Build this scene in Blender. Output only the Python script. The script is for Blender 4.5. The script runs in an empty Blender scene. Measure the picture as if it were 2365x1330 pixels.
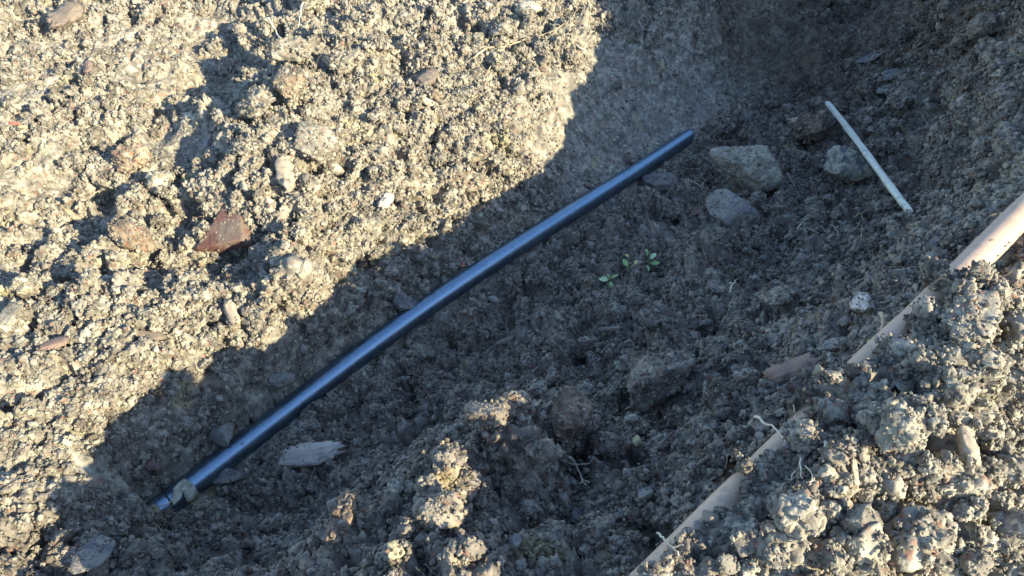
import bpy, math, random
import numpy as np
from mathutils import Vector, Matrix, Euler, noise as mnoise

# ------------------------------------------------------------------ camera, sky, sun, exposure
scene = bpy.context.scene
F_PX, CX, CY = 1786.0, 1182.5, 665.0
TILT = math.radians(45.0)
CAM = np.array([0.0, 0.0, 0.66])
cam_data = bpy.data.cameras.new('camera')
cam_data.sensor_width = 36.0
cam_data.lens = 36.0 * F_PX / 2365.0
cam_data.clip_start = 0.01
cam_data.clip_end = 500.0
cam = bpy.data.objects.new('camera', cam_data)
cam.location = CAM
cam.rotation_euler = (TILT, 0, 0)
scene.collection.objects.link(cam)
scene.camera = cam

SUN_EL = math.radians(25.0)
SUN_DIR = np.array([0.83, -0.56])            # horizontal direction towards the sun
SUN_DIR = SUN_DIR / np.linalg.norm(SUN_DIR)
world = bpy.data.worlds.new('World')
scene.world = world
world.use_nodes = True
wn = world.node_tree
sky = wn.nodes.new('ShaderNodeTexSky')
sky.sky_type = 'NISHITA'
sky.sun_disc = False
sky.ozone_density = 2.6
sky.dust_density = 0.3
sky.sun_elevation = SUN_EL
sky.sun_rotation = math.atan2(SUN_DIR[0], SUN_DIR[1])
wn.links.new(sky.outputs[0], wn.nodes['Background'].inputs[0])
wn.nodes['Background'].inputs[1].default_value = 0.14
sd = bpy.data.lights.new('sun', 'SUN')
sd.energy = 4.2
sd.angle = math.radians(0.5)
sd.color = (1.0, 0.885, 0.61)
sun = bpy.data.objects.new('sun', sd)
to_sun = Vector((SUN_DIR[0] * math.cos(SUN_EL), SUN_DIR[1] * math.cos(SUN_EL), math.sin(SUN_EL)))
sun.rotation_euler = to_sun.to_track_quat('Z', 'Y').to_euler()
sun.location = (3, -2, 3)
scene.collection.objects.link(sun)
scene.view_settings.view_transform = 'Standard'
scene.view_settings.look = 'None'
scene.view_settings.gamma = 1.0
scene.view_settings.use_curve_mapping = False
scene.view_settings.exposure = 1.8
scene.cycles.max_bounces = 6

C = scene.collection
rng = np.random.default_rng(7)
random.seed(7)

# ------------------------------------------------------------------ numpy noise
def _h(ix, iy, iz, seed):
    with np.errstate(over='ignore'):
        h = (ix.astype(np.uint32) * np.uint32(374761393) + iy.astype(np.uint32) * np.uint32(668265263)
             + iz.astype(np.uint32) * np.uint32(2147483647 - 58) + np.uint32(seed * 1274126177 % 4294967296))
        h = (h ^ (h >> np.uint32(13))) * np.uint32(1274126177)
        h = (h ^ (h >> np.uint32(15))) * np.uint32(2246822519)
        return h ^ (h >> np.uint32(16))

def perlin(p, seed=0):
    f = np.floor(p); i = f.astype(np.int64); w = (p - f)
    s = w * w * w * (w * (w * 6 - 15) + 10)
    out = np.zeros(len(p))
    for dx in (0, 1):
        wx = s[:, 0] if dx else 1 - s[:, 0]
        for dy in (0, 1):
            wy = s[:, 1] if dy else 1 - s[:, 1]
            for dz in (0, 1):
                wz = s[:, 2] if dz else 1 - s[:, 2]
                h = _h(i[:, 0] + dx, i[:, 1] + dy, i[:, 2] + dz, seed)
                gx = (h & 1023) / 511.5 - 1; gy = ((h >> np.uint32(10)) & 1023) / 511.5 - 1; gz = ((h >> np.uint32(20)) & 1023) / 511.5 - 1
                out += wx * wy * wz * (gx * (w[:, 0] - dx) + gy * (w[:, 1] - dy) + gz * (w[:, 2] - dz))
    return out * 1.2

def fbm(p, octs=3, seed=0):
    a, o = 1.0, 0.0
    for k in range(octs):
        o = o + a * perlin(p * 2 ** k, seed + k); a *= 0.5
    return o

def worley(p, seed=0):
    q = p - 0.5; f = np.floor(q); i = f.astype(np.int64)
    f1 = np.full(len(p), 9.0); f2 = np.full(len(p), 9.0); cid = np.zeros(len(p))
    for dx in (0, 1):
        for dy in (0, 1):
            for dz in (0, 1):
                a, b, c = i[:, 0] + dx, i[:, 1] + dy, i[:, 2] + dz
                h = _h(a, b, c, seed)
                jx = (h & 1023) / 1023 * .8 + .1; jy = ((h >> np.uint32(10)) & 1023) / 1023 * .8 + .1; jz = ((h >> np.uint32(20)) & 1023) / 1023 * .8 + .1
                d = np.sqrt((a + jx - p[:, 0]) ** 2 + (b + jy - p[:, 1]) ** 2 + (c + jz - p[:, 2]) ** 2)
                m = d < f1
                f2 = np.where(m, f1, np.minimum(f2, d))
                cid = np.where(m, (h & 65535) / 65535.0, cid)
                f1 = np.where(m, d, f1)
    return f1, f2, cid

def granules(p, seed=0):
    f1, f2, cid = worley(p, seed)
    return np.sqrt(np.clip((f2 - f1) * 1.4, 0, 1)) * (0.55 + 0.45 * cid), cid

def sstep(a, b, x):
    t = np.clip((x - a) / (b - a), 0, 1)
    return t * t * (3 - 2 * t)

# ------------------------------------------------------------------ camera model used to read positions off the photograph
ST, CT = math.sin(TILT), math.cos(TILT)
def ray(u, v):
    x, y = (u - CX) / F_PX, (v - CY) / F_PX
    return np.array([x, ST - y * CT, -CT - y * ST])
def at_z(u, v, z):
    r = ray(u, v)
    return CAM + r * ((z - CAM[2]) / r[2])

# ------------------------------------------------------------------ pipe and handle centre lines
R_PIPE = 0.0152
pipe_px = [(322, 1214, -.165), (345, 1195, -.168), (430, 1130, -.172), (518, 1065, -.176), (600, 982 + 14, -.176), (668, 941, -.176), (737, 890, -.176), (871, 798, -.175),
           (1000, 695, -.172), (1143, 601, -.169), (1253, 532, -.172), (1316, 495, -.178), (1412, 432, -.195), (1473, 393, -.207), (1538, 350, -.220),
           (1598, 312, -.238), (1630, 291, -.250)]
def catmull(P, n=8):
    P = np.array(P, float); out = []
    Q = np.vstack([2 * P[0] - P[1], P, 2 * P[-1] - P[-2]])
    for i in range(1, len(Q) - 2):
        for k in range(n):
            t = k / n
            out.append(0.5 * ((2 * Q[i]) + (-Q[i - 1] + Q[i + 1]) * t + (2 * Q[i - 1] - 5 * Q[i] + 4 * Q[i + 1] - Q[i + 2]) * t * t + (-Q[i - 1] + 3 * Q[i] - 3 * Q[i + 1] + Q[i + 2]) * t ** 3))
    out.append(Q[-2])
    return np.array(out)
pipe_ctrl = [at_z(*p) for p in pipe_px]
PIPE = catmull(pipe_ctrl, 8)
_s = np.concatenate([[0], np.cumsum(np.linalg.norm(np.diff(PIPE, axis=0), axis=1))])
PIPE = np.stack([np.polyval(np.polyfit(_s, PIPE[:, j], 6), np.linspace(0, _s[-1], len(PIPE))) for j in range(3)], 1)
R_HAND = 0.0132
HZ = 0.165
HA, HB = at_z(1465, 1385, HZ), at_z(2480, 375, HZ + 0.012)
HDIR = (HB - HA)[:2] / np.linalg.norm((HB - HA)[:2])
HPERP = np.array([HDIR[1], -HDIR[0]])        # towards the heap
HLEN = np.linalg.norm((HB - HA)[:2])

# ------------------------------------------------------------------ macro shape of the ground
ctrl = """
-300 -150 .02;-300 300 .02;-300 700 .0;-300 1300 .0;0 0 0;200 0 0;400 0 0;410 120 0;412 250 -.005;385 340 -.022
480 20 -.06;480 120 -.068;450 220 -.07;400 315 -.06;500 220 -.075;430 385 -.07;530 130 -.06
600 60 .0;590 200 .005;680 150 .025;680 220 .022;610 280 .005;560 320 .012;520 370 .004;500 260 -.04
800 60 0;900 150 -.01;1000 60 -.012;1150 60 -.02;1300 60 -.035;0 200 0;200 200 0;100 350 -.01;0 420 -.01;250 400 -.025
150 450 -.06;250 475 -.075;100 560 -.05;30 600 -.045;200 600 -.05;330 610 -.055;350 475 -.075;420 520 -.07;300 540 -.035
520 500 -.045;520 620 -.085;440 665 -.075;580 655 -.075;592 560 -.065
640 450 -.02;680 520 -.022;690 620 -.025;650 705 -.022;560 725 -.018;400 725 -.012;300 650 -.015;200 680 -.005;50 720 0
700 420 -.02;800 330 -.022;900 300 -.03;1000 250 -.035;1100 250 -.045;1200 200 -.05
100 850 0;300 800 -.01;500 800 -.02;600 780 -.035;100 1000 0;250 900 -.015;200 1000 -.01;100 1150 0;50 1300 .01;150 1200 .0;200 1320 -.005
1385 0 -.06;1342 150 -.062;1285 230 -.068;1195 325 -.072;1060 365 -.07;955 435 -.07;865 500 -.068;765 590 -.072;742 680 -.076;695 755 -.076;625 825 -.075;505 862 -.074;405 905 -.07;312 992 -.06;238 1080 -.04;208 1180 -.03;230 1290 -.03
1350 310 -.155;1480 290 -.195;1290 360 -.145;1400 240 -.13;1500 200 -.165;1600 235 -.225;1400 110 -.075;1500 110 -.1;1600 110 -.135;1620 180 -.205;1450 0 -.055;1550 0 -.06;1650 -20 -.08;1650 276 -.196;1622 262 -.200;1690 255 -.205;1655 304 -.208
1672 100 -.175;1690 140 -.245;1760 125 -.255;1850 115 -.25;1760 40 -.19;1780 -10 -.13;1900 95 -.21;1780 -150 -.03;1900 -10 -.09;1600 -60 -.03;1400 -60 -.02
1950 60 -.14;2010 100 -.14;2050 30 -.08;2150 40 -.02;2150 150 -.06;2250 50 .03;2250 200 .03;2200 300 -.02;2350 100 .09;2350 300 .1;2130 300 -.09;2105 400 -.125;2112 495 -.1;2200 480 0;2300 420 .08;2165 580 .03;2060 200 -.12;2055 620 -.03
1700 200 -.252;1800 200 -.24;1900 200 -.2;1950 140 -.185;1900 300 -.19;2000 300 -.15;1760 280 -.225;1690 330 -.232;1700 420 -.185;1950 420 -.155;1680 510 -.15;1850 500 -.14;2000 480 -.13
1550 440 -.205;1450 520 -.19;1350 590 -.185;1230 690 -.18;1130 760 -.178;1020 830 -.178;920 900 -.178;820 970 -.178;720 1040 -.175;620 1120 -.165;470 1235 -.13;350 1275 -.09;600 1210 -.13;450 1310 -.08;600 1300 -.08
1320 700 -.155;1420 640 -.148;1500 600 -.135;1250 850 -.1;1400 800 -.075;1550 750 -.045;1700 650 -.08;1850 650 -.06;1700 800 -.005;1550 890 -.01;1900 750 .02;2000 720 .04
1100 900 -.125;1000 1000 -.115;900 1050 -.11;800 1120 -.1;1130 985 .1;1250 930 .06;1220 990 .115;1050 1090 .13;950 1200 .14;800 1230 .105;750 1300 .125;1000 1290 .17;1150 1150 .05;1330 1120 .01;1420 880 -.03;1450 1050 .04;1300 1250 .055;1450 1250 .085;1600 1100 .09;1700 1000 .09;1800 900 .09;1900 850 .1
1480 600 -.115;1580 560 -.12;1640 640 -.06;1750 610 -.105;1840 600 -.11;1740 690 -.065;1660 700 -.025;1560 840 .025;1640 960 .07;1500 980 -.015;1420 1000 .0;1380 880 -.07;1300 900 -.065;1345 965 .055
1600 1300 .18;1750 1150 .195;1900 1000 .205;2050 880 .208;2200 740 .19;2330 640 .172;2000 1200 .192;2200 1000 .182;2300 850 .175;2100 1270 .175;2350 1200 .145;1800 1310 .195;2350 950 .155
"""
pts = []
for tok in ctrl.replace('\n', ';').split(';'):
    if tok.strip():
        u, v, z = map(float, tok.split()); pts.append(at_z(u, v, z))
# trench bottom on either side of the pipe
for k in range(4, int(len(PIPE) * .93), 8):
    d = PIPE[k + 1] - PIPE[k - 1]; d = d[:2] / np.linalg.norm(d[:2]); n = np.array([d[1], -d[0]])
    for off, dz in ((-.022, -.003), (0, -.013), (.03, -.012)):
        pts.append(np.array([PIPE[k][0] + n[0] * off, PIPE[k][1] + n[1] * off, PIPE[k][2] + dz]))
# the slope under the handle
for t in np.linspace(0.02, 0.98, 14):
    p = HA + (HB - HA) * t
    pts.append(np.array([p[0] - HPERP[0] * .03, p[1] - HPERP[1] * .03, HZ - .025]))
    pts.append(np.array([p[0] - HPERP[0] * .07, p[1] - HPERP[1] * .07, HZ - .06]))
pts += [np.array(p) for p in [(.8, .2, .08), (.5, .1, .07), (.6, .35, .12), (1.3, .3, .12), (.95, .55, .24), (.88, .95, .31), (1.02, 1.1, .41), (1.0, .8, .38), (1.2, 1.3, .38), (1.1, 1.5, .3), (1.2, 1.9, .15), (1.8, 1.0, .1), (.2, .15, .09), (.15, .04, .05), (.35, .0, .05), (.5, -.1, .05), (.3, -.2, .05), (.1, -.1, .05), (.0, .1, .07), (.9, -.3, .08),
        (-.5, -.2, 0), (-1.2, .3, 0), (-1.4, 1.2, 0), (-1.2, 2.1, 0), (-.3, 2.1, 0), (.3, 2.2, 0), (.8, 2.2, .05), (1.6, 0, .02), (1.9, 2, .03), (0, -.5, 0), (-.3, 1.75, 0), (.35, 1.85, 0)]]
pts = np.array(pts)
D = np.linalg.norm(pts[:, None, :2] - pts[None, :, :2], axis=2)
Wt = np.linalg.solve(D - np.eye(len(pts)) * 0.004, pts[:, 2] - pts[:, 2].mean())
GX0, GX1, GY0, GY1, GS = -1.5, 2.0, -.6, 2.4, 0.007
gx = np.arange(GX0, GX1, GS); gy = np.arange(GY0, GY1, GS)
MX, MY = np.meshgrid(gx, gy)
MZ = np.zeros_like(MX) + pts[:, 2].mean()
for k in range(len(pts)):
    MZ += Wt[k] * np.hypot(MX - pts[k, 0], MY - pts[k, 1])
for _ in range(2):
    Zp = np.pad(MZ, 1, mode='edge')
    MZ = (Zp[:-2, 1:-1] + Zp[2:, 1:-1] + Zp[1:-1, :-2] + Zp[1:-1, 2:] + 2 * MZ) / 6
edge = np.minimum(np.minimum(MX - GX0, GX1 - MX), np.minimum(MY - GY0, GY1 - MY))
MZ *= sstep(0, .4, edge)

def polydist(x, y, P):
    """distance in plan to a polyline, z and signed side of the nearest point, index"""
    best = np.full(x.shape, 9.0); zz = np.zeros(x.shape); side = np.zeros(x.shape); tt = np.zeros(x.shape)
    for i in range(len(P) - 1):
        a, b = P[i], P[i + 1]; ab = b[:2] - a[:2]; L = ab @ ab
        t = np.clip(((x - a[0]) * ab[0] + (y - a[1]) * ab[1]) / L, 0, 1)
        px, py = a[0] + t * ab[0], a[1] + t * ab[1]
        d = np.hypot(x - px, y - py); m = d < best
        best = np.where(m, d, best); zz = np.where(m, a[2] + t * (b[2] - a[2]), zz)
        side = np.where(m, np.sign((x - px) * ab[1] - (y - py) * ab[0]), side); tt = np.where(m, (i + t) / (len(P) - 1), tt)
    return best, zz, side, tt

def macro(x, y):
    fx = np.clip((x - GX0) / GS, 0, len(gx) - 1.001); fy = np.clip((y - GY0) / GS, 0, len(gy) - 1.001)
    ix, iy = fx.astype(int), fy.astype(int); tx, ty = fx - ix, fy - iy
    z = (MZ[iy, ix] * (1 - tx) + MZ[iy, ix + 1] * tx) * (1 - ty) + (MZ[iy + 1, ix] * (1 - tx) + MZ[iy + 1, ix + 1] * tx) * ty
    return z

def handle_te(x, y):
    dx, dy = x - HA[0], y - HA[1]
    return (dx * HDIR[0] + dy * HDIR[1]) / HLEN, dx * HPERP[0] + dy * HPERP[1]

def tpx(u, v):
    p = at_z(u, v, HZ); return float(handle_te(p[0], p[1])[0])
T_TOP = tpx(2190, 690)                        # beyond this the handle lies fully bare
covers = [(tpx(1890, 940), .030), (tpx(1715, 1110), .008), (tpx(2165, 700), .016)]

def finish(x, y, z):
    """cut the seat of the handle out of the ground and heap soil over its far side"""
    t, e = handle_te(x, y)
    near = (np.abs(e) < .09) & (t > -.1) & (t < 1.05)
    hz = HZ + .012 * t
    cov = np.zeros_like(x)
    for tc, w in covers:
        cov = np.maximum(cov, 1 - sstep(w * .6, w * 1.5, np.abs(t - tc)))
    bare = sstep(T_TOP, T_TOP + .02, t)
    # soil that has slid over the far side of the handle
    wob = .004 * np.sin(t * 61) + .003 * np.sin(t * 143 + 1)
    start = -.0065 + .009 * sstep(tpx(1900, 930), tpx(1990, 850), t) + .001 + wob - .02 * cov + bare * .03
    over = sstep(start, start + .005, e) * (1 - sstep(.03, .085, e))
    top = hz + .009 * (1 - bare) + R_HAND * (1.0 - 1.3 * bare) + .002
    z = np.where(near, z + (np.maximum(z, top) - z) * over * (1 - bare * .6), z)
    seat = (1 - sstep(R_HAND * 1.1, R_HAND * 2.2, np.abs(e))) * (1 - over) * (1 - cov) * near
    z = z + (np.minimum(z, hz - R_HAND * 1.1) - z) * seat
    return z

smooth_px = [(100, 130, 110, .45), (300, 90, 90, .45), (330, 150, 80, .6), (490, 60, 60, .7), (430, 360, 70, .85), (400, 310, 60, .9), (270, 470, 40, .9), (90, 400, 70, .75), (40, 210, 60, .6),
             (1480, 260, 130, .9), (1350, 290, 110, .85), (1300, 370, 80, .7), (1600, 190, 90, .85), (1760, 120, 90, .95), (1780, 60, 90, .9), (1700, 150, 90, .85), (1850, 130, 60, .8), (1780, 210, 60, .5),
             (650, 880, 30, .7), (480, 200, 60, .7), (2000, 60, 90, .6), (460, 140, 60, .6), (1230, 300, 60, .5), (1100, 480, 60, .3), (520, 600, 40, .3), (1960, 200, 40, .3)]
def smooth_mask(x, y):
    m = np.zeros_like(x)
    for (sx, sy, r, a) in SM:
        m = np.maximum(m, a * (1 - sstep(r * .55, r * 1.15, np.hypot(x - sx, y - sy))))
    return m

TS = np.arange(.35, 3.4, .004)
def hit(u, v):
    r = ray(u, v)
    p = CAM + TS[:, None] * r
    k = np.argmax(p[:, 2] < finish(p[:, 0], p[:, 1], macro(p[:, 0], p[:, 1])))
    t = TS[max(k, 1) - 1:max(k, 1)][0] + np.linspace(0, .004, 9)
    p = CAM + t[:, None] * r
    k = np.argmax(p[:, 2] < finish(p[:, 0], p[:, 1], macro(p[:, 0], p[:, 1])))
    return p[k], t[k]
SM = []
for (u, v, r, a) in smooth_px:
    p, t = hit(u, v); SM.append((p[0], p[1], r / F_PX * t * 1.25, a))

# ------------------------------------------------------------------ the ground as one sheet
NC, NR = 1210, 950
s_in = np.linspace(-1, 1, NC)
tail = np.cumsum(0.004 * 1.42 ** np.arange(26))
S = np.concatenate([-1 - tail[::-1], s_in, 1 + tail])
yr = np.linspace(0, 1, NR); Yin = .10 + 1.75 * (yr * .62 + yr ** 2 * .38)
tailn = np.cumsum(0.003 * 1.42 ** np.arange(26))
Y = np.concatenate([Yin[0] - tailn[::-1], Yin, Yin[-1] + tailn])
half = .60 + .76 * np.clip((Y - .1) / 1.75, 0, 1)
center = 0.11
PX = center + S[None, :] * half[:, None]
PY = np.repeat(Y[:, None], len(S), axis=1)
shp = PX.shape
x, y = PX.ravel(), PY.ravel()
z = finish(x, y, macro(x, y))
P = np.stack([x, y, z], 1)
def grid_normals(P):
    G = P.reshape(shp + (3,))
    du = np.gradient(G, axis=1); dv = np.gradient(G, axis=0)
    n = np.cross(du, dv); n /= np.linalg.norm(n, axis=2, keepdims=True) + 1e-12
    return n.reshape(-1, 3)
Nm = grid_normals(P)
inner = np.zeros(shp, bool); inner[24:-24, 24:-24] = True; inner = inner.ravel()
Q = P[inner]; smo = smooth_mask(Q[:, 0], Q[:, 1])
rough = 1 - smo
pd, pz, pside, ptt = polydist(Q[:, 0], Q[:, 1], PIPE[::4])
calm = .35 + .65 * sstep(.02, .06, pd)
warp = np.stack([fbm(Q * 40, 2, 11), fbm(Q * 40, 2, 21), fbm(Q * 40, 2, 31)], 1) * .006
Qw = Q + warp
wall = 1 - np.clip((Nm[inner, 2] - .45) / .4, 0, 1)      # steep faces stay flatter
_, eH = handle_te(Q[:, 0], Q[:, 1])
amp = rough * calm * (1 - .35 * wall) * (.45 + .55 * sstep(.016, .045, np.abs(eH)))
zone = .55 + .9 * sstep(-.25, .35, fbm(Q * 7, 2, 5))
g1, c1 = granules(Qw * 25, 1)
g2, c2 = granules(Qw * 54, 2)
g3, c3 = granules(Qw * 118, 3)
big = sstep(.15, .55, fbm(Q * 14 + 7, 2, 44))
lump_zone = sstep(.0, .07, ((Q[:, 0] - PIPE[40][0]) * .756 - (Q[:, 1] - PIPE[40][1]) * .655) - .03)
pdL, _, _, _ = polydist(Q[:, 0], Q[:, 1], PIPE[::4])
_, eL = handle_te(Q[:, 0], Q[:, 1])
lump_zone = .62 * sstep(.02, .06, pdL) * (1 - lump_zone) + lump_zone
lump_zone *= np.where(eL < 0, 1 - sstep(-.10, -.045, eL), sstep(.05, .1, eL) * .35)
mp_ = at_z(1010, 1170, .12)
lump_zone *= .15 + .85 * sstep(.10, .2, np.hypot(Q[:, 0] - mp_[0], Q[:, 1] - mp_[1]))
gL1, _ = granules(Qw * 10.5 + 2.2, 31); gL2, _ = granules(Qw * 19 + 4.2, 33); gL = gL1 * .7 + gL2 * .45
g0, c0 = granules(Qw * 17 + 5, 12)
pits = sstep(.14, .42, fbm(Qw * 27 + 3, 3, 66))
disp = .016 * amp * fbm(Q * 12, 3, 60) + .022 * amp * g0 * sstep(-.1, .4, fbm(Q * 9, 2, 14)) + .022 * amp * g1 * (.35 + big) * zone + .0115 * amp * g2 * zone + .0060 * (amp * .8 + .2 * (rough)) * g3 - .030 * amp * pits + .060 * (gL - .5) * lump_zone * amp
disp += .0022 * (.5 + .5 * rough) * fbm(Qw * 110, 2, 90) + .007 * smo * fbm(Q * 22, 4, 77)
g4, _ = granules(Qw * 260, 9)
disp += .0018 * (.35 + rough * .65) * g4
# drying cracks in the smooth silt
f1, f2, _ = worley(Qw * 17 + 3.3, 8)
disp -= .005 * smo * (1 - sstep(.0, .055, f2 - f1)) * sstep(-.1, .25, fbm(Q * 8, 2, 71))
disp -= .009
P[inner] = Q + Nm[inner] * disp[:, None]
# keep pipe and handle clear
Q = P[inner]
pd, pz, pside, ptt = polydist(Q[:, 0], Q[:, 1], PIPE[::2])
on = (ptt > .012) & (ptt < .93)
lim = pz - R_PIPE * .55 + .004 * fbm(Q * 60, 2, 15)
fall = 1 - sstep(R_PIPE * 1.05, R_PIPE * (1.9 + .5 * pside), pd)
Q[:, 2] = np.where(on & (Q[:, 2] > lim), Q[:, 2] + (lim - Q[:, 2]) * fall, Q[:, 2])
P[inner] = Q
tq, eq = handle_te(P[inner][:, 0], P[inner][:, 1])
Q = P[inner]
covq = np.zeros(len(Q))
for tc_, w_ in covers:
    covq = np.maximum(covq, 1 - sstep(w_ * .5, w_ * 1.1, np.abs(tq - tc_)))
stq = -.0065 + .009 * sstep(tpx(1900, 930), tpx(1990, 850), tq) + .001 + .004 * np.sin(tq * 61) + .003 * np.sin(tq * 143 + 1) + .03 * sstep(T_TOP, T_TOP + .02, tq)
limq = HZ + .012 * tq - R_HAND * .9
fq = (1 - sstep(R_HAND * 1.15, R_HAND * 2.0, np.abs(eq))) * (1 - sstep(stq, stq + .005, eq)) * (1 - covq) * ((tq > -.05) & (tq < 1.03))
Q[:, 2] = np.where(Q[:, 2] > limq, Q[:, 2] + (limq - Q[:, 2]) * fq, Q[:, 2])
P[inner] = Q
N = grid_normals(P)
# height of the finished surface, for setting things down on it
HS = .004
hx = np.arange(-1.35, 1.4, HS); hy = np.arange(.08, 1.9, HS)
HM = np.full((len(hy), len(hx)), -9.0)
a_ = ((P[inner][:, 1] - hy[0]) / HS).round().astype(int); b_ = ((P[inner][:, 0] - hx[0]) / HS).round().astype(int)
okh = (a_ >= 0) & (a_ < len(hy)) & (b_ >= 0) & (b_ < len(hx))
np.maximum.at(HM, (a_[okh], b_[okh]), P[inner][okh, 2])
mh = macro(*[q.ravel() for q in np.meshgrid(hx, hy)]).reshape(HM.shape)
HM = np.where(HM < -5, mh, HM)
for _ in range(2):
    Zp = np.pad(HM, 1, mode='edge')
    HM = (Zp[:-2, 1:-1] + Zp[2:, 1:-1] + Zp[1:-1, :-2] + Zp[1:-1, 2:] + 2 * Zp[1:-1, 1:-1]) / 6
def top(x, y):
    fx = np.clip((x - hx[0]) / HS, 0, len(hx) - 1.001); fy = np.clip((y - hy[0]) / HS, 0, len(hy) - 1.001)
    ix, iy = fx.astype(int), fy.astype(int); tx, ty = fx - ix, fy - iy
    return (HM[iy, ix] * (1 - tx) + HM[iy, ix + 1] * tx) * (1 - ty) + (HM[iy + 1, ix] * (1 - tx) + HM[iy + 1, ix + 1] * tx) * ty
def hit(u, v):
    r = ray(u, v)
    p = CAM + TS[:, None] * r
    k = np.argmax(p[:, 2] < top(p[:, 0], p[:, 1]))
    t = TS[max(k, 1) - 1] + np.linspace(0, .004, 9)
    p = CAM + t[:, None] * r
    k = np.argmax(p[:, 2] < top(p[:, 0], p[:, 1]))
    return p[k], t[k]

def new_obj(name, me, mat=None, parent=None, smooth=True):
    o = bpy.data.objects.new(name, me); C.objects.link(o)
    if mat is not None and not me.materials:
        me.materials.append(mat)
    if smooth and len(me.polygons):
        me.polygons.foreach_set('use_smooth', np.ones(len(me.polygons), bool))
    if parent is not None:
        o.parent = parent
    return o
def mesh_from(name, V, Fc):
    me = bpy.data.meshes.new(name)
    V = np.asarray(V, np.float32); Fc = np.asarray(Fc, np.int32); k = Fc.shape[1]
    me.vertices.add(len(V)); me.vertices.foreach_set('co', V.ravel())
    me.loops.add(Fc.size); me.loops.foreach_set('vertex_index', Fc.ravel())
    me.polygons.add(len(Fc)); me.polygons.foreach_set('loop_start', np.arange(0, Fc.size, k, dtype=np.int32))
    me.update(calc_edges=True); me.validate()
    return me
def tag(o, label=None, cat=None, group=None, kind=None):
    for k, v in (('label', label), ('category', cat), ('group', group), ('kind', kind)):
        if v: o[k] = v
    return o

# ------------------------------------------------------------------ materials (procedural)
def nmat(name):
    m = bpy.data.materials.new(name); m.use_nodes = True
    nt = m.node_tree; b = nt.nodes['Principled BSDF']
    return m, nt, b
def L(nt, a, b): nt.links.new(a, b)
def noise_n(nt, vec, scale, detail=4, rough=.6):
    n = nt.nodes.new('ShaderNodeTexNoise'); n.inputs['Scale'].default_value = scale
    n.inputs['Detail'].default_value = detail; n.inputs['Roughness'].default_value = rough
    L(nt, vec, n.inputs['Vector']); return n.outputs['Fac']
def ramp(nt, fac, stops):
    r = nt.nodes.new('ShaderNodeValToRGB'); L(nt, fac, r.inputs[0])
    while len(r.color_ramp.elements) < len(stops): r.color_ramp.elements.new(.5)
    for e, (p, c) in zip(r.color_ramp.elements, stops):
        e.position = p; e.color = (c[0], c[1], c[2], 1) if not isinstance(c, (int, float)) else (c, c, c, 1)
    return r.outputs[0]
def mix(nt, fac, a, b):
    m = nt.nodes.new('ShaderNodeMix'); m.data_type = 'RGBA'
    for sock, v in ((m.inputs[0], fac), (m.inputs[6], a), (m.inputs[7], b)):
        if hasattr(v, 'is_linked') or hasattr(v, 'links'): L(nt, v, sock)
        elif isinstance(v, (int, float)): sock.default_value = v
        else: sock.default_value = (v[0], v[1], v[2], 1)
    return m.outputs[2]
def bump(nt, b, height, strength, dist):
    bp = nt.nodes.new('ShaderNodeBump'); bp.inputs['Strength'].default_value = strength; bp.inputs['Distance'].default_value = dist
    L(nt, height, bp.inputs['Height']); L(nt, bp.outputs[0], b.inputs['Normal'])

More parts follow.
